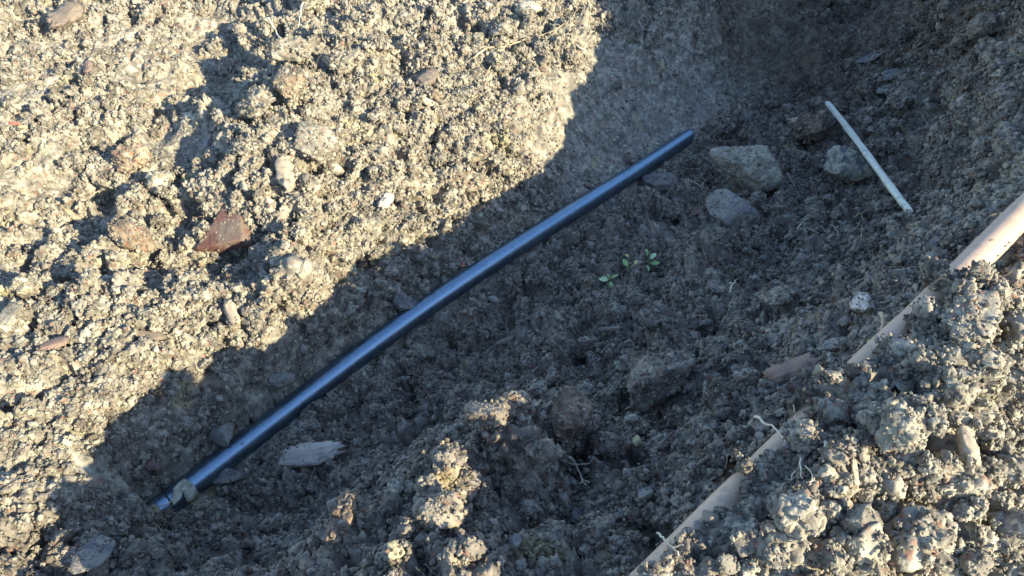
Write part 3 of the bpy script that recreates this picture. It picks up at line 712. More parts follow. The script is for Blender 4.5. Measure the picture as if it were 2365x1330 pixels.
# kind, name, category, pixel u, v, width, height in pixels, turn (deg in the picture, counter-clockwise), flatness, sink, material, label
THINGS = [
 ('stone','limestone_rock','rock',1720,410,190,118,-4,.9,.2,M_LIME,'largest rock in the trench, angular pale limestone left of the leaning white stick'),
 ('stone','ochre_rock','rock',1957,405,118,96,4,.85,.2,M_LIME2,'ochre and dark grey rock touching the white stick'),
 ('stone','crusted_rock','rock',1682,508,134,104,-15,.85,.2,M_GREY,'grey rock with pale crust just below the largest limestone rock'),
 ('stone','quartz_pebble','pebble',1992,716,50,76,0,.8,.15,M_QUARTZ,'upright whitish pink quartz pebble on the shaded slope above the handle'),
 ('stone','flat_pale_stone','stone',1932,805,78,46,5,.5,.2,M_GREY,'flat grey stone below the quartz pebble, beside the handle'),
 ('stone','slate_piece','stone',2012,140,66,34,-14,.4,.2,M_SLATE,'highest slate piece in the pile above the white stick'),
 ('stone','slate_piece','stone',2062,176,56,36,-25,.4,.2,M_SLATE,'bluish slate piece right below the highest slate piece'),
 ('stone','slate_piece','stone',2050,208,50,28,10,.4,.2,M_GREY,'small greenish slate piece, lowest of the three in the pile'),
 ('clod','dark_clod','clod',2085,240,64,56,0,.8,.3,M_CLODS[0],'dark rounded clod below the slate pile near the trench wall'),
 ('stone','dark_flat_stone','stone',1520,432,88,72,-35,.45,.1,M_SLATE,'dark triangular flat stone against the far part of the pipe'),
 ('stone','dark_flat_stone','stone',922,712,80,44,3,.5,-.75,M_SLATE,'dark oval stone overhanging the upper edge of the pipe midway'),
 ('stone','dark_flat_stone','stone',520,1114,92,38,8,.6,-.4,M_SLATE,'dark flat stone resting against the pipe beside the dried leaf'),
 ('stone','dark_flat_stone','stone',217,1282,74,138,-8,.4,.3,M_SLATE,'long dark stone flecked with soil at the bottom left corner'),
 ('clod','tan_clod','clod',482,1192,54,46,0,.8,.2,M_CLODS[2],'pale tan clod right of the buried near end of the pipe'),
 ('bark','wood_chunk','wood chip',716,1055,140,48,4,.5,.15,M_BARKP,'splintery grey weathered wood chunk below the near part of the pipe'),
 ('bark','bark_chip','bark chip',352,1074,36,22,10,.5,.1,M_BARKR,'small pinkish bark chip above the near end of the pipe'),
 ('tri','brick_shard','brick',517,508,140,145,0,.22,.5,M_BRICK,'red brown triangular brick shard in the hollow of the left bank'),
 ('bark','wood_chip','wood chip',661,408,96,32,-72,.7,.0,M_SPLINT,'thick pale wood chip standing lit on the ridge of the left bank'),
 ('bark','wood_splinter','splinter',183,516,112,15,-31,.6,-.2,M_SPLINT,'long thin pointed splinter on the left bank left of the brick shard'),
 ('clod','round_clod','clod',376,438,58,54,0,.9,.1,M_CLODS[2],'rounded pale clod at the end of the smooth hollow, above the brick shard'),
 ('clod','sharp_clod','clod',312,388,76,64,40,.8,.1,M_CLODS[1],'ragged clod left of the smooth hollow casting a pointed shadow'),
 ('stone','oval_stone','stone',770,397,46,38,0,.6,.1,M_CLODS[2],'small oval dusty stone right of the thick pale wood chip'),
 ('bark','bark_chip','bark chip',988,190,74,34,68,.5,.0,M_BARK,'brown grey bark chip lit on the upper middle bank'),
 ('stone','pale_chip','stone',984,238,44,22,-12,.5,.1,M_PALE,'whitish stone chip just below the brown grey bark chip'),
 ('stone','pale_clod_block','stone',1218,32,52,56,60,.6,.1,M_PALE,'whitish block at the top edge, on the lit bank near the trench'),
 ('clod','pale_clod','clod',740,24,80,62,0,.8,.2,M_CLODS[2],'pale clod at the top edge right of the shaded hollow'),
 ('clod','large_clod','clod',668,148,96,70,0,.85,.15,M_CLODS[0],'upper of three large lit clods right of the shaded hollow'),
 ('clod','large_clod','clod',680,216,76,84,0,.85,.1,M_CLODS[1],'pinkish middle one of three large lit clods right of the shaded hollow'),
 ('clod','large_clod','clod',612,264,92,66,0,.85,.1,M_CLODS[0],'lowest and leftmost of three large lit clods right of the shaded hollow'),
 ('clod','large_clod','clod',796,166,80,62,0,.85,.15,M_CLODS[0],'large lit clod a little right of the three by the shaded hollow'),
 ('clod','large_clod','clod',722,350,96,90,0,.8,.2,M_CLODS[0],'large grey clod above the thick pale wood chip'),
 ('stone','grey_shard','stone',478,345,34,58,0,.6,.2,M_GREY,'upright grey shard at the right rim of the smooth hollow'),
 ('bark','dark_bark','bark chip',152,42,100,44,80,.5,.25,M_BARK,'dark bark piece sunk in the ground near the top left corner'),
 ('bark','red_bark','bark chip',205,160,40,16,100,.5,.1,M_BARKR,'small red brown bark strip below the dark bark piece top left'),
 ('stone','red_chip','chip',38,289,32,10,-3,.5,-.1,M_RED,'tiny bright red chip at the left edge of the bank'),
 ('stone','yellow_chip','chip',58,298,26,9,-10,.5,-.1,M_TAN,'tiny yellow chip right beside the bright red chip'),
 ('clod','broad_clod','clod',305,552,104,64,0,.7,.2,M_CLODS[1],'broad low clod between the long splinter and the brick shard'),
 ('clod','small_clod','clod',276,607,48,32,0,.8,.1,M_CLODS[2],'small pale clod just below the broad low clod left of the brick shard'),
 ('clod','brown_clod','clod',1000,232,40,28,0,.8,.2,M_CLODS[1],'small brown clod below the whitish stone chip on the middle bank'),
 ('bark','yellow_bark','bark chip',541,727,66,24,-62,.6,.0,M_SPLINT,'yellowish bark stub poking out below the shaded part of the hollow'),
 ('bark','purple_bark','bark chip',130,803,60,28,48,.5,.0,M_BARKR,'purplish bark chip on the sunlit lower left bank'),
 ('bark','brown_chip','bark chip',347,780,60,20,4,.5,.0,M_BARK,'flat brown chip on the sunlit lower left bank, right of the purplish one'),
 ('stone','block_clod','stone',24,742,46,84,0,.6,.2,M_CLODS[0],'block of compact soil at the left edge below the hollow'),
 ('clod','left_clod','clod',72,678,66,52,0,.8,.1,M_CLODS[2],'pale clod near the left edge just above the compact soil block'),
 ('stone','red_shard','chip',1250,166,28,14,10,.5,.0,M_BRICK,'small brick red shard on the lit bank close to the trench lip'),
 ('clod','big_slope_clod','clod',1545,893,160,128,20,.8,.2,M_CLODS[0],'biggest clod on the shaded slope, left of the brown rotten wood'),
 ('bark','rotten_wood','wood chip',1842,872,118,62,-8,.6,.2,M_BARKR,'brown rotten wood lump on the slope beside the handle'),
 ('clod','handle_clod','clod',2235,762,104,190,-28,.6,.25,M_CLODS[0],'long clod lying across the handle where its bare part ends'),
 ('clod','tall_clod','clod',1297,985,96,130,0,.85,.2,M_CLODS[1],'tall clod with one lit edge on the slope, left of the pebble'),
 ('clod','lit_clod','clod',1242,1054,86,64,0,.8,.1,M_CLODS[2],'lit tan clod right below the tall clod on the slope'),
 ('clod','lit_clod','clod',1204,950,50,56,0,.9,.0,M_CLODS[2],'small bright clod left of the tall clod on the slope'),
 ('clod','lit_clod','clod',1125,985,96,70,0,.8,.1,M_CLODS[0],'knobbly half lit clod crowning the mound, lower left of the small bright clod'),
 ('clod','lit_clod','clod',1030,1100,80,80,0,.85,.1,M_CLODS[0],'upper knobbly lit clod of the mound at the bottom middle'),
 ('clod','lit_clod','clod',995,1150,62,60,0,.85,.0,M_CLODS[2],'smooth bright clod on the mound at the bottom middle'),
 ('clod','lit_clod','clod',1010,1222,110,96,0,.8,.1,M_CLODS[2],'large yellowish clod on the mound near the bottom edge'),
 ('clod','tall_lit_clod','clod',808,1215,66,150,0,.9,.1,M_CLODS[1],'tallest lit clod at the left end of the bottom mound'),
 ('clod','tall_lit_clod','clod',915,1178,44,74,0,.9,.1,M_CLODS[0],'narrow upright clod between the tallest clod and the bottom mound'),
 ('clod','yellow_clod','clod',912,1292,44,44,0,.8,.1,M_TAN,'small bright yellow clod at the bottom edge'),
 ('clod','slope_clod','clod',1420,1042,92,86,0,.8,.2,M_CLODS[0],'rough shaded clod left of the tan pebble on the slope'),
 ('stone','tan_pebble','pebble',1472,1024,22,30,0,.8,.0,M_TAN,'little tan pebble on the shaded slope below the biggest clod'),
 ('stone','blue_grey_stone','stone',1332,1205,46,42,0,.6,.1,M_SLATE,'blue grey stone in the shade near the bottom edge'),
 ('stone','dark_pebble','pebble',1186,1266,32,42,0,.8,.1,M_SLATE,'dark rounded pebble at the bottom right of the lit mound'),
 ('stone','greenish_pebble','pebble',1492,1146,44,28,10,.7,.0,M_GREY,'greenish grey pebble in the shade left of the handle'),
 ('bark','upright_bark','bark chip',2218,1045,100,34,80,.8,-.3,M_SPLINT,'thick bark stick standing upright on the lit heap'),
 ('clod','heap_clod','clod',2112,1262,175,150,10,.75,.2,M_CLODS[0],'largest rounded clod at the bottom right of the heap'),
 ('clod','heap_clod','clod',2190,918,52,60,0,.9,.0,M_CLODS[2],'round knob shaped clod on the lit heap above the upright bark'),
 ('clod','heap_clod','clod',2070,1010,110,116,0,.8,.15,M_CLODS[0],'broad lit clod left of the upright bark on the heap'),
 ('clod','heap_clod','clod',2320,1110,100,110,0,.8,.15,M_CLODS[0],'big lit clod at the right edge of the heap, beside the upright bark'),
 ('clod','heap_clod','clod',1830,1210,110,110,0,.8,.2,M_CLODS[0],'lit clod between the handle and the largest heap clod'),
 ('clod','heap_clod','clod',1965,1215,90,90,0,.8,.2,M_CLODS[0],'dark shaded clod left of the largest heap clod'),
 ('bark','thin_chip','splinter',1966,1096,66,14,84,.6,-.3,M_SPLINT,'thin bright splinter standing up on the heap'),
 ('clod','edge_clod','clod',2340,352,64,118,0,.8,.1,M_CLODS[0],'sunlit topped clod at the right edge above the handle'),
 ('bark','pale_bark_strip','bark chip',1862,284,72,20,-12,.4,-.6,M_SPLINT,'pale flat bark strip on a fibrous root lump behind the largest rock'),
 ('clod','root_lump','clod',1878,325,78,84,0,.8,.1,M_CLODS[1],'brown fibrous lump under the pale bark strip'),
 ('clod','grey_clod','clod',1800,702,86,60,0,.7,.15,M_CLODS[2],'pale grey clod on the slope left of the quartz pebble'),
 ('stone','purple_stone','stone',2056,640,54,26,-6,.5,.1,M_SLATE,'flat purplish stone above and right of the quartz pebble'),
 ('stone','speckled_stone','stone',2160,580,46,42,0,.7,.1,M_SLATE,'speckled blue grey stone just above the bare part of the handle'),
 ('bark','flat_chip','bark chip',1170,792,52,15,-4,.5,.1,M_BARK,'shiny flat sliver in the trench bottom below the pipe'),
 ('bark','twig_piece','twig',1412,767,52,11,-12,.8,-.1,M_BARK,'short twig piece on the slope below the green seedling'),
 ('stone','small_shard','stone',1138,698,24,28,60,.5,.1,M_GREY,'small grey shard in the trench bottom close under the pipe'),
 ('stone','brown_flake','chip',1612,495,34,18,20,.5,.0,M_BRICK,'brown flake touching the left end of the crusted grey rock'),
 ('bark','lean_bark','bark chip',890,470,52,22,70,.5,.0,M_BARKP,'pale pinkish chip at the rim where the trench wall starts'),
 ('stone','wall_stone','stone',650,872,60,40,20,.5,.35,M_GREY,'compact grey lump in the shaded trench wall above the pipe'),
 ('stone','wall_stone','stone',512,1000,56,54,0,.7,.25,M_GREY,'grey lump beside the upper edge of the near pipe'),
 ('clod','corner_clod','clod',2280,75,70,50,0,.8,.1,M_CLODS[2],'pale clod catching sun in the top right corner'),
 ('clod','corner_clod','clod',2225,108,44,36,0,.8,.1,M_CLODS[2],'small pale clod left of the one in the top right corner'),
 ('clod','top_clod','clod',2310,180,30,24,0,.8,.1,M_CLODS[2],'tiny pale clod below the pale corner clods on the right'),
 ('stone','red_speck','chip',1066,614,12,14,0,.6,-.1,M_RED,'tiny red chip at the upper edge of the pipe'),
 ('stone','yellow_stone','stone',360,418,18,30,0,.6,-.1,M_TAN,'little yellowish flake on the rim of the smooth hollow'),
]
def coat(V, Mx, loc, cnt, gain=1.0):
    """crumbs of soil sticking to a clod or stone"""
    n = int(min(cnt, 6000))
    if n < 1: return
    Vw = V @ Mx.T + loc
    k = rng.integers(0, len(Vw), n)
    s_ = np.clip(np.exp(rng.normal(math.log(.0015), .5, n)), .0006, .005) * gain
    ctr = Vw.mean(0); out = Vw[k] - ctr; out /= np.linalg.norm(out, axis=1, keepdims=True) + 1e-9
    COAT_P.append(Vw[k] + out * (s_ * rng.uniform(-.3, .5, n))[:, None] + rng.normal(size=(n, 3)) * .0004); COAT_S.append(s_)
def place_px(u, v):
    p, t = hit(u, v); return p, t
seed = 500
for (kind, name, cat, u, v, w, h, turn, flat, sink, mat, label) in THINGS:
    seed += 7
    p, t = place_px(u, v); mpp = t / F_PX
    a = w * mpp / 2 * 1.04
    if kind == 'clod': sink -= .2; a *= 1.1
    b = h * mpp / 2 * (1.12 if kind != 'bark' else 1.1)
    c = min(a, b) * flat if kind != 'bark' else min(a, b) * max(flat, .45)
    sub_ = 5 if w * h > 3300 else 4
    if kind == 'clod' and seed % 3 == 0: me = stone_mesh(name, a, b, c, seed, sub_, 15, .16)
    elif kind == 'clod': me = clod_mesh(name, a, b, c, seed, 1.0, sub_)
    elif kind == 'tri':
        V, Fc = ICO[5]; nn_ = np.array([[math.cos(q), math.sin(q), .12] for q in (-1.5, 2.62, .22)] + [[0, .15, 1], [0, 0, -1]]); dd_ = np.array([.5, .38, .42, .3, .3])
        q = V @ nn_.T; r = np.min(np.where(q > .04, dd_ / np.maximum(q, .04), 9), axis=1)
        W = V * r[:, None]; W += V * (fbm(W * 3 + 4, 3, 5) * .05)[:, None]; W -= (W.max(0) + W.min(0)) / 2
        me = mesh_from(name, W * np.array([a, b, c]) / np.abs(W).max(0), Fc)
    elif kind == 'stone': me = stone_mesh(name, a, b, c, seed, sub_)
    else: me = bark_mesh(name, a, b, c, seed)
    o = new_obj(name, me, mat)
    gz = surf(p[0], p[1])
    nx = (surf(p[0] + .02, p[1]) - surf(p[0] - .02, p[1])) / .04; ny = (surf(p[0], p[1] + .02) - surf(p[0], p[1] - .02)) / .04
    nrm = Vector((-nx, -ny, 1)).normalized()
    # half way between the slope and facing the sky
    nrm = (nrm * .8 + Vector((0, 0, .5))).normalized()
    q = Vector((0, 0, 1)).rotation_difference(nrm)
    o.rotation_mode = 'QUATERNION'
    o.rotation_quaternion = q @ Euler((0, 0, math.radians(turn))).to_quaternion()
    o.location = Vector(p) + nrm * (c * (1 - 2 * sink) * .75 + .003) 
    tag(o, label, cat)
    if max(w, h) > 30:
        Wm = np.array(Euler((0, 0, 0)).to_matrix()) if False else np.array(o.rotation_quaternion.to_matrix())
        coat(np.array([vv.co[:] for vv in me.vertices]), Wm, np.array(o.location), 2.2e5 * a * b * {'clod': 1.9, 'tri': .9, 'stone': 2.4, 'bark': 1.0}[kind], {'clod': 1.0, 'tri': .5, 'stone': .6, 'bark': .5}[kind])

# ------------------------------------------------------------------ white stick leaning over the hollow
A, _ = hit(1912, 238); B, _ = hit(2103, 488)
A = at_z(1912, 238, A[2] + .02); B = at_z(2103, 488, B[2] + .022)
ln = np.linalg.norm(B - A); n = 50
V = []; 
for i in range(n):
    s_ = (i / (n - 1) - .5) * ln
    wv, tv = .0046 * (1 + .08 * math.sin(i * .5)), .0032
    bend = .0015 * math.sin(i / n * 5)
    for (yy, zz) in ((-1, -1), (-.3, -1.1), (1, -.9), (1.05, .2), (.8, 1), (0, 1.1), (-.9, .9), (-1.1, 0)):
        V.append((s_ + (.002 * yy if i in (0, n - 1) else 0), yy * wv + bend, zz * tv))
V = np.array(V); V += np.stack([fbm(V * 150, 2, 700 + j) for j in range(3)], 1) * .0004
Fc = [(i * 8 + k, i * 8 + (k + 1) % 8, (i + 1) * 8 + (k + 1) % 8, (i + 1) * 8 + k) for i in range(n - 1) for k in range(8)] + [tuple(range(8))[::-1], tuple((n - 1) * 8 + k for k in range(8))]
stick = new_obj('white_stick', mesh_mixed('white_stick', V, Fc), M_LATH, smooth=False)
stick.location = (A + B) / 2
stick.rotation_mode = 'QUATERNION'; stick.rotation_quaternion = Vector(B - A).to_track_quat('X', 'Z')
tag(stick, 'straight bleached white stick leaning across the far end of the trench', 'stick')

# ------------------------------------------------------------------ named roots and twigs, drawn over the ground
def root_path(px, lift=.003, n=6):
    out = []
    for (u, v, *l) in px:
        p, t = hit(u, v); r = ray(u, v); out.append(p + np.array([0, 0, 1]) * (l[0] if l else lift) - r * .006)
    return catmull(out, n)
def root(name, label, cat, branches, rad, mat=M_ROOTP, seed=1):
    allV, allF = [], []
    for bi, br in enumerate(branches):
        path = root_path(br)
        path = path + np.stack([perlin(path * 90 + bi * 5, seed + j) for j in range(3)], 1) * .003
        rr_ = rad * (1 if bi == 0 else .6)
        V, Fc = tube_data(path, np.linspace(rr_, rr_ * .4, len(path)), 7, wobble=rr_ * .5, seed=seed)
        off = sum(len(q) for q in allV); allV.append(V); allF += [tuple(i + off for i in f) for f in Fc]
    o = new_obj(name, mesh_mixed(name, np.vstack(allV), allF), mat); tag(o, label, cat); return o
root('white_root', 'forked white root standing out on the shaded lower slope', 'root', [[(1312, 1058), (1332, 1078), (1335, 1092), (1346, 1110), (1352, 1123)], [(1310, 1070), (1335, 1078), (1372, 1062)], [(1348, 1112), (1338, 1123)], [(1350, 1116), (1360, 1119)]], .0013)
root('pale_twig', 'thin pale twig crossing the shaded part of the handle', 'twig', [[(1735, 980, .012), (1755, 998, .014), (1778, 1018, .016), (1806, 1044, .014)]], .0012)
root('dark_rootlet', 'short bent dark rootlet lying across the handle next to the long clod', 'root', [[(2150, 668, .006), (2168, 673, .016), (2188, 678, .014), (2210, 676, .012)]], .0016, M_BARK)
root('bright_rootlet', 'bright curly rootlet at the foot of the handle by the bottom edge', 'root', [[(1512, 1242, .01), (1528, 1262, .012), (1545, 1284, .014), (1560, 1300, .012)], [(1545, 1284, .014), (1570, 1275, .012)], [(1540, 1280, .014), (1528, 1300, .01)]], .001)
root('jagged_root', 'jagged yellowish root sprig on the shaded side of the heap', 'root', [[(1903, 1018), (1902, 1040), (1898, 1068)], [(1902, 1035), (1914, 1030)], [(1900, 1048), (1893, 1044)], [(1900, 1055), (1920, 1050)]], .0013, M_ROOTP)
root('root_stub', 'thick upright root stub at the lip of the handle, below the quartz pebble', 'root', [[(2025, 748, .012), (2030, 762, .012), (2038, 780, .006)]], .0022, M_ROOT)
root('root_stub', 'pale root stub pointing up left from the upper large lit clod', 'root', [[(625, 66, .02), (638, 85, .018), (652, 108, .01)]], .0026, M_ROOTP)
root('root_stub', 'slim pale root stub at the top edge above the shaded hollow', 'root', [[(708, 14, .02), (700, 40, .018), (692, 68, .006)]], .002, M_ROOTP)
root('long_root', 'long sunlit arching root along the upper bank above the trench lip', 'root', [[(1092, 140), (1120, 116), (1160, 112), (1200, 98), (1250, 84), (1300, 62), (1340, 20)]], .0018, M_ROOT)
root('curved_root', 'curved sunlit root branching down from the long arching root', 'root', [[(1165, 112), (1145, 142), (1128, 168), (1122, 200)]], .0012, M_ROOT)
root('tip_root', 'knobbly root tip hanging over the shaded trench wall at the upper bank', 'root', [[(1332, 106), (1345, 118), (1362, 130)]], .0016, M_ROOTP)
root('branching_root', 'branching root network below the ochre rock', 'root', [[(1838, 535), (1858, 512), (1880, 500), (1898, 470), (1893, 455)], [(1858, 512), (1860, 545)], [(1860, 530), (1885, 540), (1897, 550)], [(1918, 522), (1930, 535), (1936, 552)], [(1915, 515), (1935, 512), (1945, 520)]], .0009, M_ROOTP)
root('reaching_root', 'brown root reaching towards the lower tip of the white stick', 'root', [[(1970, 505), (2000, 490), (2040, 484), (2072, 475)], [(1985, 498), (1968, 488)], [(1988, 497), (1990, 540), (1984, 590)]], .001, M_ROOT)
root('curly_root', 'curly white rootlet beside the ochre rock', 'root', [[(1862, 411), (1872, 413), (1880, 418), (1890, 421)]], .0008, M_ROOTP)
root('hooked_root', 'thin hooked root on the slope left of the pale grey clod', 'root', [[(1686, 680), (1690, 662), (1700, 650), (1711, 648)]], .0009, M_ROOTP)
root('spiky_root', 'small spiky root by the left end of the crusted rock', 'root', [[(1573, 402), (1585, 414), (1605, 425), (1625, 440)], [(1585, 414), (1577, 423)], [(1590, 400), (1600, 418)], [(1627, 418), (1620, 440)]], .0009, M_ROOTP)
root('straw_tuft', 'tuft of straw coloured roots hanging on the right trench wall', 'roots', [[(2160, 300), (2150, 320), (2142, 350)], [(2168, 306), (2155, 330), (2138, 345)], [(2150, 295), (2152, 318), (2150, 342)], [(2175, 318), (2160, 325), (2146, 333)], [(2128, 270), (2144, 290), (2160, 302)]], .0007, M_ROOT)
root('wall_rootlets', 'two sloping straw roots high on the right trench wall', 'roots', [[(2090, 130), (2105, 120), (2128, 100)], [(2095, 132), (2115, 118), (2130, 112)]], .001, M_ROOT)
root('chip_root', 'dark root stub between the two pale rocks', 'root', [[(1815, 408, .006), (1828, 430, .006), (1842, 456, .006)]], .0035, M_BARK)
root('pointed_twig', 'thin pointed twig leaning over the shaded slope left of the handle twig', 'twig', [[(1822, 950, .01), (1826, 970, .012), (1832, 990, .008)]], .0008, M_ROOT)
root('fine_root', 'cluster of fine drooping roots on the shaded face of the heap', 'roots', [[(1850, 1065), (1846, 1085), (1850, 1110)], [(1858, 1080), (1870, 1095), (1862, 1130)], [(1832, 1090), (1826, 1110), (1815, 1112)], [(1878, 1110), (1860, 1118), (1855, 1130)]], .0007, M_ROOTP)

# ------------------------------------------------------------------ dried leaf folded over the pipe
TP = np.arange(.7, 1.25, .0008)
def on_pipe(u, v, lift):
    r = ray(u, v); p = CAM + TP[:, None] * r
    d, zz, _, _ = polydist(p[:, 0], p[:, 1], full[:20])
    k = np.argmax((np.hypot(d, p[:, 2] - zz) < R_PIPE + lift) | (p[:, 2] < macro(p[:, 0], p[:, 1]) - .015))
    return p[k]
outline = [(427, 1104), (446, 1118), (458, 1133), (461, 1142), (450, 1155), (436, 1163), (431, 1160), (430, 1142), (426, 1132), (418, 1150), (404, 1165), (397, 1170), (396, 1158), (399, 1143), (400, 1128), (412, 1112)]
ccx, ccy = 422, 1132
V, Fc = [], []
rings = 6
for k in range(rings + 1):
    f = k / rings
    for j, (u, v) in enumerate(outline):
        uu, vv = ccx + (u - ccx) * f, ccy + (v - ccy) * f
        p = on_pipe(uu, vv, .0022 + .0018 * f * math.sin(j * 2.1) ** 2 + .0012 * math.sin(uu * .3))
        V.append(p)
m_ = len(outline)
for k in range(rings):
    for j in range(m_):
        Fc.append((k * m_ + j, k * m_ + (j + 1) % m_, (k + 1) * m_ + (j + 1) % m_, (k + 1) * m_ + j))
V = np.array(V) + np.stack([fbm(np.array(V) * 200, 2, 800 + j) for j in range(3)], 1) * .0012
leaf = new_obj('dried_leaf', mesh_mixed('dried_leaf', V, Fc), M_DRY)
md = leaf.modifiers.new('thickness', 'SOLIDIFY'); md.thickness = .0005
tag(leaf, 'curled grey tan dried leaf draped over the near end of the pipe', 'leaf')
sp = [on_pipe(u, v, l) for (u, v, l) in ((401, 1150, .002), (390, 1162, .004), (378, 1166, .003), (365, 1169, .001))]
V, Fc = tube_data(catmull(sp, 5), np.linspace(.0011, .0004, 16), 6)
new_obj('leaf_stalk', mesh_mixed('leaf_stalk', V, Fc), M_ROOTP, leaf)
sp = [on_pipe(u, v, l) for (u, v, l) in ((398, 1165, .002), (390, 1180, .003), (396, 1190, .003), (404, 1198, .001))]
V, Fc = tube_data(catmull(sp, 5), .0005, 6)
new_obj('leaf_tip', mesh_mixed('leaf_tip', V, Fc), M_ROOT, leaf)

# ------------------------------------------------------------------ seedlings
def leaflet(base, direction, length, width, mat, parent, up=Vector((0, 0, 1))):
    d = Vector(direction).normalized(); sd_ = d.cross(Vector((0, -.5, 1)).normalized()).normalized(); nn = sd_.cross(d).normalized()
    V, n = [], 8
    for i in range(n + 1):
        t = i / n; w = width * math.sin(math.pi * min(1, t * .94 + .03)) ** .75
        c = Vector(base) + d * (length * t) + nn * (length * .15 * math.sin(t * 3))
        for s_ in (-1, -.5, 0, .5, 1):
            V.append(c + sd_ * (w * s_ / 2) + nn * (abs(s_) * w * .16))
    Fc = [(i * 5 + k, i * 5 + k + 1, (i + 1) * 5 + k + 1, (i + 1) * 5 + k) for i in range(n) for k in range(4)]
    o = new_obj('leaf', mesh_mixed('leaf', V, Fc), mat, parent)
    s = o.modifiers.new('thickness', 'SOLIDIFY'); s.thickness = .0004
    return o
def seedling(u, v, label, leaves):
    p, t = hit(u, v); root_e = bpy.data.objects.new('seedling', None); C.objects.link(root_e); root_e.location = p + np.array([0, 0, .008])
    tag(root_e, label, 'seedling'); mpp = t / F_PX * .88
    r = -ray(u, v) * .006
    for (du, dv, ang, ln_px, wd_px, mat) in leaves:
        base = Vector((du * mpp, -dv * mpp * .75, -dv * mpp * .75 + .008)) + Vector(r)
        a = math.radians(ang); d = Vector((math.cos(a), math.sin(a) * .8, math.sin(a) * .55))
        leaflet(base, d, ln_px * mpp, wd_px * mpp, mat, root_e)
        V, Fc = tube_data(catmull([np.array([0, 0, -.003]), np.array(base) * .6 + np.array([0, 0, .002]), np.array(base)], 4), .0006, 6)
        new_obj('stem', mesh_mixed('stem', V, Fc), M_STEM, root_e)
seedling(1405, 664, 'lowest and leftmost seedling, with a large pale green leaf', [(-2, 0, 178, 24, 14, M_GREENP), (2, 4, -80, 20, 9, M_GREEN), (4, -4, 25, 22, 8, M_GREEN), (0, -3, 110, 12, 6, M_GREEN)])
seedling(1496, 618, 'highest seedling with white green leaves at the edge of the shaded slope', [(2, -2, 40, 22, 12, M_GREENP), (-4, 14, -100, 20, 14, M_GREENP), (4, 10, 5, 24, 11, M_GREEN), (-4, -10, 100, 18, 7, M_GREEN), (-8, 6, 190, 14, 7, M_YELLOWG)])
seedling(1450, 634, 'middle seedling with two small round green leaves', [(-4, 0, 120, 22, 14, M_GREEN), (14, -4, 60, 14, 9, M_YELLOWG), (0, -24, 150, 12, 6, M_YELLOWG)])
seedling(1998, 812, 'single tiny green leaf beside the handle under the root stub', [(0, 0, 30, 22, 9, M_GREEN), (0, 2, 200, 14, 7, M_YELLOWG)])

# ------------------------------------------------------------------ medium clods, individually placed in groups
protos = []
for k in range(7):
    protos.append(clod_mesh('soil_clod', 1, rng.uniform(.75, 1), rng.uniform(.6, .85), 900 + k * 5, 1.15, 4))
for k in range(3):
    protos.append(stone_mesh('soil_clod', 1, rng.uniform(.7, 1), rng.uniform(.5, .7), 950 + k * 5, 4, 11, .07))
PV = {me.name: np.array([vv.co[:] for vv in me.vertices]) for me in protos}
REG = [
 (44, [(430, 20), (1300, 20), (1180, 290), (860, 470), (620, 420), (520, 330)], 'clods on the upper bank', 'small crumbly clod on the sunlit bank above the trench', (26, 72)),
 (26, [(20, 20), (400, 20), (380, 330), (20, 420)], 'clods on the far left bank', 'small clod on the compacted ground at the upper left', (16, 36)),
 (34, [(20, 440), (600, 400), (720, 700), (20, 700)], 'clods in the hollow', 'small clod in and around the hollow beside the brick shard', (22, 52)),
 (44, [(20, 720), (680, 720), (560, 830), (220, 1000), (180, 1310), (20, 1310)], 'clods on the lower left bank', 'small clod on the sunlit lower left bank', (20, 56)),
 (52, [(700, 1120), (1480, 560), (1640, 560), (2080, 620), (2060, 740), (1480, 1240), (720, 1310)], 'clods on the shaded slope', 'small shaded clod on the slope between pipe and handle', (30, 92)),
 (34, [(1640, 220), (2080, 180), (2100, 560), (1560, 580), (1500, 470)], 'clods at the far end of the trench', 'small shaded clod at the far end of the trench', (24, 60)),
 (52, [(1640, 1310), (2150, 780), (2340, 640), (2340, 1310)], 'clods on the spoil heap', 'small rugged clod on the sunlit spoil heap below the handle', (40, 110)),
]
def inpoly(x, y, poly):
    c = False; j = len(poly) - 1
    for i in range(len(poly)):
        if (poly[i][1] > y) != (poly[j][1] > y) and x < (poly[j][0] - poly[i][0]) * (y - poly[i][1]) / (poly[j][1] - poly[i][1]) + poly[i][0]: c = not c
        j = i
    return c
PLACED = []
taken = [(t_[3], t_[4], max(t_[5], t_[6]) / 2) for t_ in THINGS]
